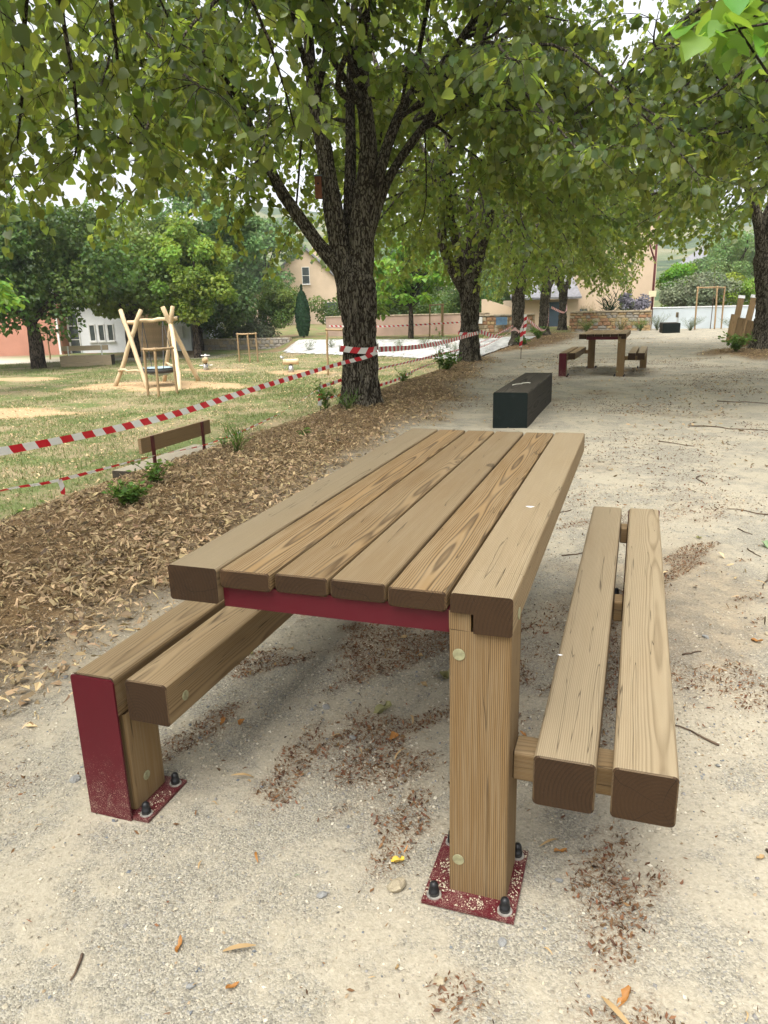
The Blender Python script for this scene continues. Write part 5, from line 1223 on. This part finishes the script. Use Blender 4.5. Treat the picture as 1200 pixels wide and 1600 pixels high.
# white mulch fabric pegged over the slope
fx = axis([(-16.2, -3.3, .16)]); fy = axis([(15.0, 33.5, .16)]); FXg, FYg = np.meshgrid(fx, fy); mk = bankmask(FXg, FYg)
slope_t = smooth(-5.05, -4.9, FXg)
inside = (mk > .015) & (mk < .985) & (FYg > 16.2 + .4 * np.sin(FXg * 3)) & (FXg > -15.6)
Zf = H(FXg, FYg) + .025 + .14 * (fbm(FXg * 1.6, FYg * 1.6, 91, 4) - .35) * np.minimum(1, mk * 6) * np.minimum(1, (1 - mk) * 6)
ny, nx = FXg.shape; i = np.arange(ny - 1)[:, None] * nx; j = np.arange(nx - 1)[None]; Q_ = np.stack([i + j, i + j + 1, i + nx + j + 1, i + nx + j], -1).reshape(-1, 4); ins = inside.ravel()
Q_ = Q_[ins[Q_].all(1)]; used = np.unique(Q_); rm = np.full(ny * nx, -1); rm[used] = np.arange(len(used))
mf = np_mesh('mulch_fabric', np.stack([FXg.ravel(), FYg.ravel(), Zf.ravel()], 1)[used], [rm[Q_]], True)
fab = ob('mulch_fabric', mf, simple('white_mulch_fabric', (.38, .375, .36), .9, .3, 3.5, .6)); tag(fab, 'white mulch fabric spread over the planted slope behind the taped linden', 'fabric')

# ================================================================== low plants
BLADE = (np.array([(-.035, 0, 0), (.035, 0, 0), (.03, .5, .06), (-.03, .5, .06), (0, 1, -.02)]), [np.array([(0, 1, 2, 3)]), np.array([(3, 2, 4)])])
def weed(name, label, loc, h, spread, n, leaf, mat, seed, group='weeds on the verge', stems=7, base=KITE, cat='weed', upright=.5):
    rng = np.random.default_rng(seed); e = empty(name, label, cat, (loc[0], loc[1], gz(*loc) - .01), 0, group); mb = MB(); LP, LD, LN = [], [], []
    for k in range(stems):
        a = rng.uniform(0, 6.283); r_ = spread * math.sqrt(rng.random()); hh = h * rng.uniform(.55, 1.0)
        P = spline([(rng.normal() * .02, rng.normal() * .02, 0), (r_ * .4 * math.cos(a), r_ * .4 * math.sin(a), hh * .6), (r_ * math.cos(a), r_ * math.sin(a), hh)], 8)
        mb.tube(P, np.linspace(.004, .0015, 8), 4, False)
        m_ = max(3, n // stems); t_ = rng.uniform(.15, 1.0, m_) * 7; i0 = np.clip(t_.astype(int), 0, 6); f_ = (t_ - i0)[:, None]; p = P[i0] * (1 - f_) + P[i0 + 1] * f_
        u = rand_unit(m_, rng); u[:, 2] = np.abs(u[:, 2]) * upright; LP.append(p + u * leaf * .3); LD.append(u); LN.append(np.array([0, 0, 1.]) + rng.normal(size=(m_, 3)) * .4)
    ob('stem', mb.mesh('stem', True), M_WEED, e)
    LP, LD, LN = map(np.concatenate, (LP, LD, LN)); m_ = len(LP)
    V, F, C_ = inst(*base, LP, basis_from(LD, LN), leaf * rng.uniform(.5, 1.2, m_), rng.random((m_, 3)) * .8 + .1); me = np_mesh('foliage', V, F, False, C_); me.materials.append(mat); ob('foliage', me, None, e, kind='stuff'); return e
weed('weed_clump', 'dense bright green weed clump on the litter bank by the near table', (-2.66, 1.72), .17, .17, 520, .045, M_WEED, 1, stems=26)
weed('weed_clump', 'sparse yellow-green weed just behind the dense weed clump', (-2.86, 2.3), .20, .16, 130, .05, M_WEED, 2, stems=12)
weed('grass_tuft', 'pale narrow-leaved tuft on the litter bank halfway to the taped linden', (-2.85, 3.55), .22, .13, 90, .13, M_WEED, 3, stems=14, base=BLADE, upright=1.5, cat='grass tuft')
weed('weed_clump', 'small green seedling in the litter near the taped linden', (-2.62, 4.5), .09, .08, 60, .035, M_WEED, 4, stems=6)
weed('weed_clump', 'tiny seedling on the crest of the litter bank', (-3.2, 3.9), .10, .05, 30, .035, M_WEED, 5, stems=5)
weed('weed_clump', 'tall thin weeds at the foot of the taped linden', (-3.32, 6.75), .45, .22, 160, .06, M_WEED, 6, stems=12)
weed('grass_tuft', 'yellowish tuft in the litter before the taped linden', (-2.95, 6.6), .22, .2, 120, .12, M_WEED, 16, stems=14, base=BLADE, upright=1.3, cat='grass tuft')
weed('weed_clump', 'leafy weed clump on the crest between the first two lindens', (-3.05, 12.4), .38, .32, 420, .07, M_WEED, 7, stems=22)
weed('weed_clump', 'leggy weed with pale stems before the white fabric', (-3.4, 13.2), .95, .3, 120, .06, M_WEED, 8, stems=8)
weed('weed_clump', 'low weed at the edge of the bank behind the taped linden', (-3.25, 10.0), .25, .25, 150, .05, M_WEED, 9, stems=12)
weed('weed_clump', 'weeds at the foot of the third linden', (-2.95, 22.1), .22, .3, 240, .08, M_WEED, 10, stems=12)
weed('weed_clump', 'bushy weeds between the third and fourth lindens', (-3.0, 26.3), .5, .5, 420, .09, M_WEED, 11, stems=18)
weed('weed_clump', 'round-leaved plant in the litter bed of the right-hand linden', (2.75, 16.9), .42, .42, 300, .085, M_WEED, 12, stems=20, base=HEART)
weed('weed_clump', 'weeds at the lower end of the litter bank beside the lawn', (-4.2, 2.6), .3, .5, 260, .06, M_WEED, 13, stems=20)
for k, (x_, y_, h_, m_, lab) in enumerate(((-1.7, 32.6, .55, M_WEED, 'pale green weeds at the left foot of the low stone wall'), (-.2, 32.4, .6, M_STRAW, 'straw-yellow grasses before the middle of the low stone wall'), (.6, 32.3, .5, M_WEED, 'green weeds at the right foot of the low stone wall'), (1.3, 33.2, .7, M_OLIVE, 'grey-green grasses below the lamp post'), (2.6, 32.4, .55, M_OLIVE, 'grey-green low plants round the tall tree guard'), (4.2, 32.0, .55, M_OLIVE, 'silvery low plants between the tree guard and timber posts'), (5.6, 31.0, .7, M_WEED, 'green weeds behind the short timber posts'))):
    weed('border_plant', lab, (x_, y_), h_, .6, 700, .12, m_, 40 + k, 'plants along the walls', 40, BLADE, 'plant', 1.2)
weed('yucca', 'spiky dark green yucca behind the low stone wall', (-.75, 34.3), 1.45, .55, 220, .55, M_CYPRESS, 60, 'plants behind the stone wall', 10, BLADE, 'plant', 1.0)
weed('border_plant', 'straw-coloured feathery grass at the left end behind the stone wall', (-1.7, 34.2), 1.2, .5, 600, .18, M_STRAW, 61, 'plants behind the stone wall', 40, BLADE, 'plant', 1.6)
weed('border_plant', 'green clump between yucca and lavender behind the stone wall', (-.15, 34.4), 1.2, .5, 600, .14, M_YELLOWLEAF, 62, 'plants behind the stone wall', 30, BLADE, 'plant', 1.0)
for k, (x_, y_) in enumerate(((-13.9, 29.6), (-12.8, 29.7), (-11.7, 29.3), (-10.4, 28.9), (-9.2, 28.6), (-8.0, 28.4), (-6.9, 27.9), (-6.2, 26.4), (-5.1, 24.0), (-4.7, 21.5), (-4.4, 19.2))):
    weed('planted_tuft', 'small tuft planted through the white mulch fabric', (x_, y_), .40, .34, 150, .2, M_OLIVE, 80 + k, 'tufts in the white fabric', 12, BLADE, 'plant', 1.2)

# ================================================================== litter, gravel and grass
def scatter(n, x0, x1, y0, y1, rng, dens):
    x_ = rng.uniform(x0, x1, n); y_ = rng.uniform(y0, y1, n); k = rng.random(n) < dens(x_, y_); return x_[k], y_[k]
def fine_leaf(rng):
    u = np.linspace(-1, 1, 6); v = np.linspace(0, 1, 7); U, Vv = np.meshgrid(u, v)
    wd_ = .42 * np.sin(np.clip(Vv * .9 + .08, 0, 1) * math.pi) ** .7 * rng.uniform(.55, 1.0)
    wd_ = wd_ * (1 + .22 * rng.normal(size=wd_.shape)); x_ = U * wd_; cu = rng.uniform(.5, 1.3); y_ = Vv - .5
    z_ = cu * (U ** 2) * wd_ + rng.uniform(.1, .5) * (y_ ** 2) + .05 * np.sin(U * 3 + Vv * 7 + rng.uniform(0, 6)) + rng.normal(size=U.shape) * .03
    x_ = x_ * (1 - .35 * cu * np.abs(U)) + .12 * rng.normal() * y_ ** 2
    V = np.stack([x_, y_, z_ - z_.min()], -1).reshape(-1, 3); i_ = np.arange(6)[:, None] * 6; j_ = np.arange(5)[None]
    return V, np.stack([i_ + j_, i_ + j_ + 1, i_ + 7, i_ + 6 + j_], -1).reshape(-1, 4) if False else np.stack([i_ + j_, i_ + j_ + 1, i_ + 6 + j_ + 1, i_ + 6 + j_], -1).reshape(-1, 4)
def litter_shapes():
    out_ = []
    rng = np.random.default_rng(9)
    for k in range(6):                                       # linden bracts and curled, folded leaves
        if k < 3:
            L_ = np.linspace(0, 1, 5); wd_ = .085 * np.sin(np.clip(L_ * .92 + .06, 0, 1) * math.pi) ** .6; bend = rng.choice([-1, 1]) * rng.uniform(.15, .5); curl = rng.uniform(.1, .45)
            c = np.stack([bend * L_ ** 2, L_, curl * np.sin(L_ * math.pi) * .5 + .02], 1)
            V = np.concatenate([c - np.stack([wd_, wd_ * 0, -wd_ * .35], 1), c + np.stack([wd_, wd_ * 0, wd_ * .35], 1)]); q = np.arange(4)
            out_.append((V - (0, .5, 0), [np.stack([q, q + 5, q + 6, q + 1], 1)]))
        else:
            V, F_ = fine_leaf(rng); out_.append((V, [F_])); continue
            V = HEART[0].copy(); cu = rng.uniform(.5, 1.3); V[:, 2] += cu * V[:, 0] ** 2 + rng.uniform(.0, .35) * (V[:, 1] - .45) ** 2 + rng.normal(size=len(V)) * .05; V[:, 0] *= rng.uniform(.5, .95); V[:, 1] -= .45; V[:, 2] -= V[:, 2].min()
            out_.append((V, HEART[1]))
    return out_
LSH = litter_shapes()
LCHEAP = LSH[:3] + [(KITE[0] * (.8, 1, 2.0) - (0, .5, -.05), KITE[1]), (np.array([(-.16, -.5, 0), (.14, -.45, .1), (.2, .1, .16), (-.1, .12, .02), (.03, .5, .12)]), [np.array([(0, 1, 2, 3)]), np.array([(3, 2, 4)])])]
def lay(x_, y_, rng, size, tilt=.35, lift=.004):
    n = len(x_); z_ = H(x_, y_) + lift * rng.random(n); a = rng.uniform(0, 6.283, n); d = np.stack([np.cos(a), np.sin(a), rng.normal(size=n) * tilt], 1); nm = np.array([0, 0, 1.]) + rng.normal(size=(n, 3)) * tilt
    return np.stack([x_, y_, z_], 1), basis_from(d, nm), size
def litter_mesh(name, x_, y_, rng, smin, smax, lift, tint_m=(.5, .5), tilt=.35, shapes=None):
    shapes = shapes or LCHEAP; Vs, Fs, Cs, n0 = [], {}, [], 0; pick = rng.integers(0, len(shapes), len(x_))
    for k, (bv, bf) in enumerate(shapes):
        m_ = pick == k; c = int(m_.sum())
        if not c: continue
        P_, M_, S_ = lay(x_[m_], y_[m_], rng, smin + (smax - smin) * rng.random(c) ** 1.6, tilt, lift)
        tint = np.stack([np.clip(rng.normal(tint_m[0], .17, c), 0, 1), np.clip(rng.normal(tint_m[1], .42, c), -.4, 1.5), rng.random(c)], 1)
        V, F, C_ = inst(bv, bf, P_, M_, S_, tint); Vs.append(V); Cs.append(C_)
        for f in F: Fs.setdefault(f.shape[1], []).append(f + n0)
        n0 += len(V)
    return np_mesh(name, np.concatenate(Vs), [np.concatenate(v) for v in Fs.values()], False, np.concatenate(Cs))
rng = np.random.default_rng(201)
xs, ys = [], []
for (x0, x1, y0, y1, n_) in ((-4.9, -.9, -2.2, 5, 90000), (-4.9, -1.0, 5, 16, 60000), (-3.6, -1.4, 16, 36, 7000), (1.5, 5.4, 15, 20, 5500), (-1.6, 2.0, -1.6, 16, 9000)):
    a_, b_ = scatter(n_, x0, x1, y0, y1, rng, lambda x, y: litter_mask(x, y) ** 1.1 * (.30 + .70 * smooth(.36, .54, fbm(x * 1.6 + 11, y * 1.6, 66, 4)))); xs.append(a_); ys.append(b_)
xs, ys = np.concatenate(xs), np.concatenate(ys)
me = litter_mesh('leaf_litter', xs, ys, rng, .010, .066, .030, (.53, .42), tilt=.5); me.materials.append(M_LITTER)
o = ob('leaf_litter', me, None, kind='stuff'); tag(o, 'thick carpet of dry tan leaf litter along the verge and bank', 'leaf litter')
xs2, ys2 = [], []
for (x0, x1, y0, y1, n_) in ((-4.7, -.9, -2.2, 5, 90000), (-4.7, -1.0, 5, 13, 50000)):
    a_, b_ = scatter(n_, x0, x1, y0, y1, rng, lambda x, y: litter_mask(x, y)); xs2.append(a_); ys2.append(b_)
FL = [(np.array([(-.5, 0, 0), (-.1, .22, .05), (.5, .02, .02), (.1, -.2, .06)]), [np.array([(0, 3, 2, 1)])]), (np.array([(-.5, 0, 0), (0, .07, .06), (.5, .02, 0), (0, -.08, .05)]), [np.array([(0, 3, 2, 1)])])]
me = litter_mesh('litter_crumbs', np.concatenate(xs2), np.concatenate(ys2), rng, .006, .028, .036, (.5, .3), .6, FL); me.materials.append(M_LITTER); o = ob('litter_crumbs', me, None, kind='stuff'); tag(o, 'fine crumbled leaf bits mixed through the litter of the verge', 'leaf litter')
# small brown chaff drifted on the gravel
FL = [(np.array([(-.5, 0, 0), (-.1, .22, .05), (.5, .02, .02), (.1, -.2, .06)]), [np.array([(0, 3, 2, 1)])]), (np.array([(-.5, 0, 0), (0, .07, .06), (.5, .02, 0), (0, -.08, .05)]), [np.array([(0, 3, 2, 1)])])]
xs, ys = scatter(520000, -1.7, 2.2, -1.75, 4.5, rng, lambda x, y: chaff_mask(x, y) ** 2.2 * np.clip(1.2 - y * .25, .2, 1) + .007)
me = litter_mesh('chaff', xs, ys, rng, .005, .021, .010, (.5, .6), .6, FL); me.materials.append(M_CHAFF)
o = ob('chaff', me, None, kind='stuff'); tag(o, 'dark brown seed chaff drifted in streaks over the sandy gravel', 'chaff')
xs, ys = scatter(60000, -2.2, 4.2, 2.5, 16, rng, lambda x, y: .04 + .9 * smooth(.54, .68, fbm(x * 1.1 + 4, y * .8, 37, 4)))
me = litter_mesh('path_chaff', xs, ys, rng, .012, .035, .006, (.5, .55), .4, FL); me.materials.append(M_CHAFF); o = ob('path_chaff', me, None, kind='stuff'); tag(o, 'brown crumbs of dry debris strewn along the farther gravel', 'chaff')
# loose dry bits further along the gravel and over the lawn
xs, ys = scatter(26000, -1.8, 4.5, 2.2, 26, rng, lambda x, y: .10 + .75 * smooth(.52, .68, fbm(x * .9, y * .7, 33, 4)))
me = litter_mesh('dry_leaf_scatter', xs, ys, rng, .018, .06, .01, (.5, .25)); me.materials.append(M_LITTER); o = ob('dry_leaf_scatter', me, None, kind='stuff'); tag(o, 'scattered dry leaf scraps lying over the farther gravel', 'dry leaves')
xs, ys = scatter(30000, -18, -4.6, 1, 30, rng, lambda x, y: lawn_mask(x, y) * (.25 + .75 * smooth(.45, .6, fbm(x * .6, y * .6, 39, 3))))
me = litter_mesh('lawn_leaf_scatter', xs, ys, rng, .035, .08, .03, (.55, .95)); me.materials.append(M_LITTER); o = ob('lawn_leaf_scatter', me, None, kind='stuff'); tag(o, 'pale dry leaves strewn thinly over the worn lawn', 'dry leaves')
# grass blades in patches
BL = [(np.array([(-.06, 0, 0), (.06, 0, 0), (.04, .5, .05), (-.04, .5, .05), (0, 1, .25)]), [np.array([(0, 1, 2, 3)]), np.array([(3, 2, 4)])])]
def grass(n_, x0, x1, y0, y1, dens, h0, h1, seed):
    r_ = np.random.default_rng(seed); x_, y_ = scatter(n_, x0, x1, y0, y1, r_, dens); c = len(x_); a = r_.uniform(0, 6.283, c)
    d = np.stack([np.cos(a) * .45, np.sin(a) * .45, np.ones(c)], 1) + r_.normal(size=(c, 3)) * .2; nm = np.stack([np.cos(a), np.sin(a), np.zeros(c)], 1)
    return inst(*BL[0], np.stack([x_, y_, H(x_, y_)], 1), basis_from(d, nm), r_.uniform(h0, h1, c), np.stack([np.clip(r_.normal(.45, .3, c), 0, 1), np.clip(r_.normal(.5, .3, c), 0, 1), r_.random(c)], 1))
gd = lambda x, y: lawn_mask(x, y) * (1 - chip_mask(x, y)) * (1 - path_mask(x, y)) * (.12 + .88 * smooth(.46, .60, fbm(x * .55 + 7, y * .55, 55, 4)))
V1, F1, C1 = grass(120000, -16, -4.5, .5, 17, gd, .035, .085, 5); V2_, F2, C2_ = grass(80000, -26, -4.8, 15, 33, gd, .06, .11, 6)
me = np_mesh('lawn_grass', np.concatenate([V1, V2_]), [np.concatenate([F1[0], F2[0] + len(V1)]), np.concatenate([F1[1], F2[1] + len(V1)])], False, np.concatenate([C1, C2_])); me.materials.append(M_GRASS)
o = ob('lawn_grass', me, None, kind='stuff'); tag(o, 'patchy short green grass growing over the lower lawn', 'grass')
# loose grit
OCT = (np.array([(1, 0, 0), (-1, 0, 0), (0, 1, 0), (0, -1, 0), (0, 0, .8), (0, 0, -.8)]) * .5, [np.array([(0, 2, 4), (2, 1, 4), (1, 3, 4), (3, 0, 4), (2, 0, 5), (1, 2, 5), (3, 1, 5), (0, 3, 5)])])
def under_table(x, y): return ((x > .21) & (x < .43) & (y > -1.04) & (y < -.8)) | ((x < -.55) & (x > -.745) & (y > -1.0) & (y < -.8))
def pebbles(n_, x0, x1, y0, y1, s0, s1, seed, dens):
    r_ = np.random.default_rng(seed); x_, y_ = scatter(n_, x0, x1, y0, y1, r_, dens); k = ~under_table(x_, y_); x_, y_ = x_[k], y_[k]; c = len(x_)
    sz = s0 * (s1 / s0) ** (r_.random(c) ** 2.2); S3 = sz[:, None] * np.stack([r_.uniform(.7, 1.3, c), r_.uniform(.7, 1.3, c), r_.uniform(.5, .9, c)], 1)
    Mx = basis_from(rand_unit(c, r_) * (1, 1, .4), np.array([0, 0, 1.]) + r_.normal(size=(c, 3)) * .35)
    pal = np.array([(.32, .285, .22), (.38, .335, .25), (.26, .23, .175), (.21, .20, .185), (.46, .42, .335), (.29, .22, .14), (.15, .16, .17)]); w_ = np.array([.3, .28, .15, .07, .12, .05, .03]); t_ = pal[r_.choice(7, c, p=w_)] * r_.uniform(.8, 1.15, (c, 1))
    return inst(*OCT, np.stack([x_, y_, H(x_, y_) + sz * .12], 1), Mx, S3, t_)
gritd = lambda x, y: (1 - .85 * litter_mask(x, y)) * (.25 + .75 * smooth(.55, .42, fbm(x * 1.7, y * 1.7, 88, 4)))
Va, Fa, Ca = pebbles(95000, -1.9, 1.6, -1.7, .2, .0028, .0125, 1, gritd); Vb, Fb, Cb = pebbles(45000, -2.2, 2.4, .2, 3.2, .004, .014, 2, gritd)
r_ = np.random.default_rng(77); c_ = 2600; px_ = np.where(r_.random(c_) < .7, r_.uniform(.216, .423, c_), r_.uniform(-.738, -.56, c_)); py_ = np.where(px_ > 0, r_.uniform(-1.03, -.812, c_), r_.uniform(-.985, -.81, c_))
k_ = (r_.random(c_) < smooth(.40, .62, fbm(px_ * 22, py_ * 22, 5, 3)) + .12) & ~((px_ > .262) & (px_ < .402) & (py_ > -.988) & (py_ < -.84)) & ~((px_ < -.60) & (py_ < -.82)); px_, py_ = px_[k_], py_[k_]; c_ = len(px_); sz_ = r_.uniform(.002, .0055, c_)
Vc, Fc, Cc = inst(*OCT, np.stack([px_, py_, .0095 + sz_ * .2], 1), basis_from(rand_unit(c_, r_) * (1, 1, .4), np.array([0, 0, 1.]) + r_.normal(size=(c_, 3)) * .3), sz_, np.tile(np.array([[.40, .355, .26]]), (c_, 1)) * r_.uniform(.75, 1.15, (c_, 1)))
me = np_mesh('grit', np.concatenate([Va, Vb, Vc]), [np.concatenate([Fa[0], Fb[0] + len(Va), Fc[0] + len(Va) + len(Vb)])], False, np.concatenate([Ca, Cb, Cc])); me.materials.append(M_PEBBLE); o = ob('grit', me, None, kind='stuff'); tag(o, 'loose pale grit and tiny pebbles over the sandy ground', 'gravel')

# single fallen leaves, stones and twigs one could pick up
M_FALL = [leaf_mat('fallen_' + n_, t_, u_, tr_, .15) for n_, t_, u_, tr_ in (('tan', (.36, .25, .12), (.40, .29, .15), (.35, .22, .08)), ('orange', (.33, .155, .04), (.34, .19, .07), (.3, .15, .03)), ('yellow', (.55, .38, .05), (.5, .36, .08), (.5, .36, .05)), ('olive', (.20, .19, .08), (.24, .23, .12), (.2, .2, .08)), ('green', (.20, .27, .15), (.28, .33, .22), (.2, .28, .1)))]
fall_me = {}
def fallen(kind, shape):
    if (kind, shape) not in fall_me:
        bv, bf = LSH[shape]; t_ = np.tile(np.array([[.5, .5 + .1 * (shape % 3), .5]]), (len(bv), 1)); me = np_mesh('fallen_leaf', bv, bf, True, t_); me.materials.append(M_FALL[kind]); fall_me[(kind, shape)] = me
    return fall_me[(kind, shape)]
FLAB = (('papery tan linden bract or leaf lying loose on the sandy gravel', 'tan fallen leaves'), ('curled orange dead leaf lying on the sandy gravel', 'orange fallen leaves'), ('bright yellow fallen leaf lying on the sandy gravel', 'yellow fallen leaves'), ('dull olive fallen leaf lying flat on the sandy gravel', 'olive fallen leaves'), ('grey-green fallen leaf lying on the sandy gravel', 'green fallen leaves'))
def drop(kind, shape, x_, y_, sz, rz, tx=.15, ty=.1):
    sz *= .8 if shape > 2 else .68
    o = ob('fallen_leaf', fallen(kind, shape), None, None, (x_, y_, gz(x_, y_) + .004), (tx, ty, rz)); o.scale = (sz,) * 3; tag(o, FLAB[kind][0], 'leaf', FLAB[kind][1]); return o
rng = np.random.default_rng(404)
for kind, shape, x_, y_, sz in ((2, 4, .125, -.93, .042), (1, 0, -.22, -1.02, .06), (1, 3, -.25, -1.30, .045), (1, 5, 1.02, -1.22, .05), (1, 3, .50, -.78, .045), (0, 1, .48, -.76, .08), (0, 2, -.40, -.75, .09), (0, 0, -.12, -1.28, .10), (3, 4, -.13, -.28, .085), (3, 5, .02, .0, .09), (4, 4, .15, -.26, .06), (0, 1, -.02, -.30, .07), (1, 3, .66, -1.15, .06), (0, 1, .64, -1.2, .11), (0, 2, .55, -1.3, .09), (3, 3, 1.25, .45, .11), (4, 4, 1.33, 1.9, .10), (1, 3, 1.12, .62, .06), (0, 0, 1.25, .55, .09), (1, 3, -.62, -.5, .05), (0, 2, .0, -.5, .09), (1, 4, -.05, -.42, .045)):
    drop(kind, shape, x_, y_, sz, rng.uniform(0, 6.28), rng.normal() * .2, rng.normal() * .2)
cnt = 0
while cnt < 262:
    x_, y_ = rng.uniform(-1.7, 1.9), rng.uniform(-1.55, 2.6)
    if under_table(np.array(x_), np.array(y_)) or rng.random() > .35 + .65 * float(chaff_mask(np.array([x_]), np.array([y_]))[0]) or float(litter_mask(np.array([x_]), np.array([y_]))[0]) > .7: continue
    kind = rng.choice(5, p=[.76, .13, .005, .095, .01]); sh_ = rng.integers(0, 3) if (kind == 0 and rng.random() < .7) else rng.integers(0, 6); drop(int(kind), int(sh_), x_, y_, rng.uniform(.018, .042), rng.uniform(0, 6.28), rng.normal() * .25, rng.normal() * .25); cnt += 1
# stones
def stone_me(seed):
    r_ = np.random.default_rng(seed); th = np.linspace(0, 2 * math.pi, 11)[:-1]; ph = np.linspace(-math.pi / 2, math.pi / 2, 7); T_, P_ = np.meshgrid(th, ph)
    V = np.stack([np.cos(P_) * np.cos(T_), np.cos(P_) * np.sin(T_), np.sin(P_) * .6], -1).reshape(-1, 3) * (1 + r_.normal(size=(70, 1)) * .09); V *= r_.uniform(.7, 1.2, 3)
    i_ = np.arange(6)[:, None] * 10; j_ = np.arange(10)[None]; k_ = (j_ + 1) % 10; return np_mesh('stone', V * .5, [np.stack([i_ + j_, i_ + k_, i_ + 10 + k_, i_ + 10 + j_], -1).reshape(-1, 4)], False)
SM = [stone_me(k) for k in range(6)]
for k in range(46):
    big = k in (0,)
    if big: x_, y_, sz = .145, -1.005, .045
    else: x_, y_, sz = rng.uniform(-1.4, 1.5), rng.uniform(-1.5, 1.6), rng.uniform(.012, .030)
    if under_table(np.array(x_), np.array(y_)): continue
    grey = (k % 3 != 0) and not big
    o = ob('stone', SM[k % 6], None, None, (x_, y_, gz(x_, y_) + sz * .12), (rng.normal() * .3, rng.normal() * .3, rng.uniform(0, 6.3))); o.scale = (sz,) * 3
    if not o.data.materials: o.data.materials.append(None)
    o.material_slots[0].link = 'OBJECT'; o.material_slots[0].material = M_STONE if grey else M_STONE2
    tag(o, 'largest tan stone lying beside the foot plate of the table leg' if big else ('small blue-grey stone lying on the sandy gravel' if grey else 'small tan stone lying on the sandy gravel'), 'stone', None if big else ('blue-grey stones', 'tan stones')[not grey])
# twigs
for k in range(44):
    if k < 9: x_, y_, L_ = ((.49, -1.30, .08), (.93, -1.42, .14), (1.35, 2.6, .3), (1.1, 3.4, .35), (.2, -1.42, .07), (1.6, 6.0, .9), (1.0, 5.0, .4), (2.0, 8.2, .8), (1.25, 1.35, .22))[k]
    else: x_, y_, L_ = rng.uniform(-1.4, 2.0), rng.uniform(-1.5, 4.5), rng.uniform(.05, .16)
    a = rng.uniform(0, 6.28); d = np.array([math.cos(a), math.sin(a)]); pp = []
    for t_ in np.linspace(0, 1, 5):
        q = np.array([x_, y_]) + d * (t_ - .5) * L_ + rng.normal(size=2) * L_ * .05; pp.append((q[0] - x_, q[1] - y_, gz(*q) - gz(x_, y_) + .004 + .01 * rng.random() * L_))
    o = ob('twig', MB().tube(spline(pp, 7), np.linspace(.0035, .0018, 7) * (1 + L_), 5).mesh('twig', True), M_TWIG, None, (x_, y_, gz(x_, y_)))
    tag(o, 'long bent dark twig lying on the open gravel beyond the right bench' if L_ > .28 else 'short dark twig lying on the sandy gravel', 'twig', 'long twigs' if L_ > .28 else 'short twigs')
# bird droppings on the table edge beam
for x_, y_, sz in ((.338, -.30, .022), (.46, -.55, .012)):
    z_ = .752 if x_ < .42 else .4225
    o = ob('dropping', np_mesh('dropping', np.array([(math.cos(a) * (1 + .4 * math.sin(a * 3)), math.sin(a) * .6, 0) for a in np.linspace(0, 6.28, 12)[:-1]] + [(0, 0, .12)]) * sz * .5, [np.array([(q, (q + 1) % 11, 11) for q in range(11)])]), M_WHITE, None, (x_, y_, z_)); tag(o, 'white bird dropping on the edge of the table top' if x_ < .42 else 'tiny white bird dropping on the right bench beam', 'dropping')

# ================================================================== haze over the valley
hz = ob('haze', MB().box((-1100, -1100, -6), (1100, 1100, 135)).mesh('haze'), None, None, kind='stuff'); tag(hz, 'thin pale summer haze over the valley and far hills', 'haze')
hm = bpy.data.materials.new('haze'); hm.use_nodes = True; hm.node_tree.nodes.clear(); T = NT(hm.node_tree); pv = T.n('VolumePrincipled'); pv.inputs['Density'].default_value = .0006; pv.inputs['Color'].default_value = (.86, .91, .97, 1); pv.inputs['Anisotropy'].default_value = .2
om = T.n('OutputMaterial'); T.l(pv.outputs[0], om.inputs['Volume']); hz.data.materials.append(hm); hz.display_type = 'WIRE'
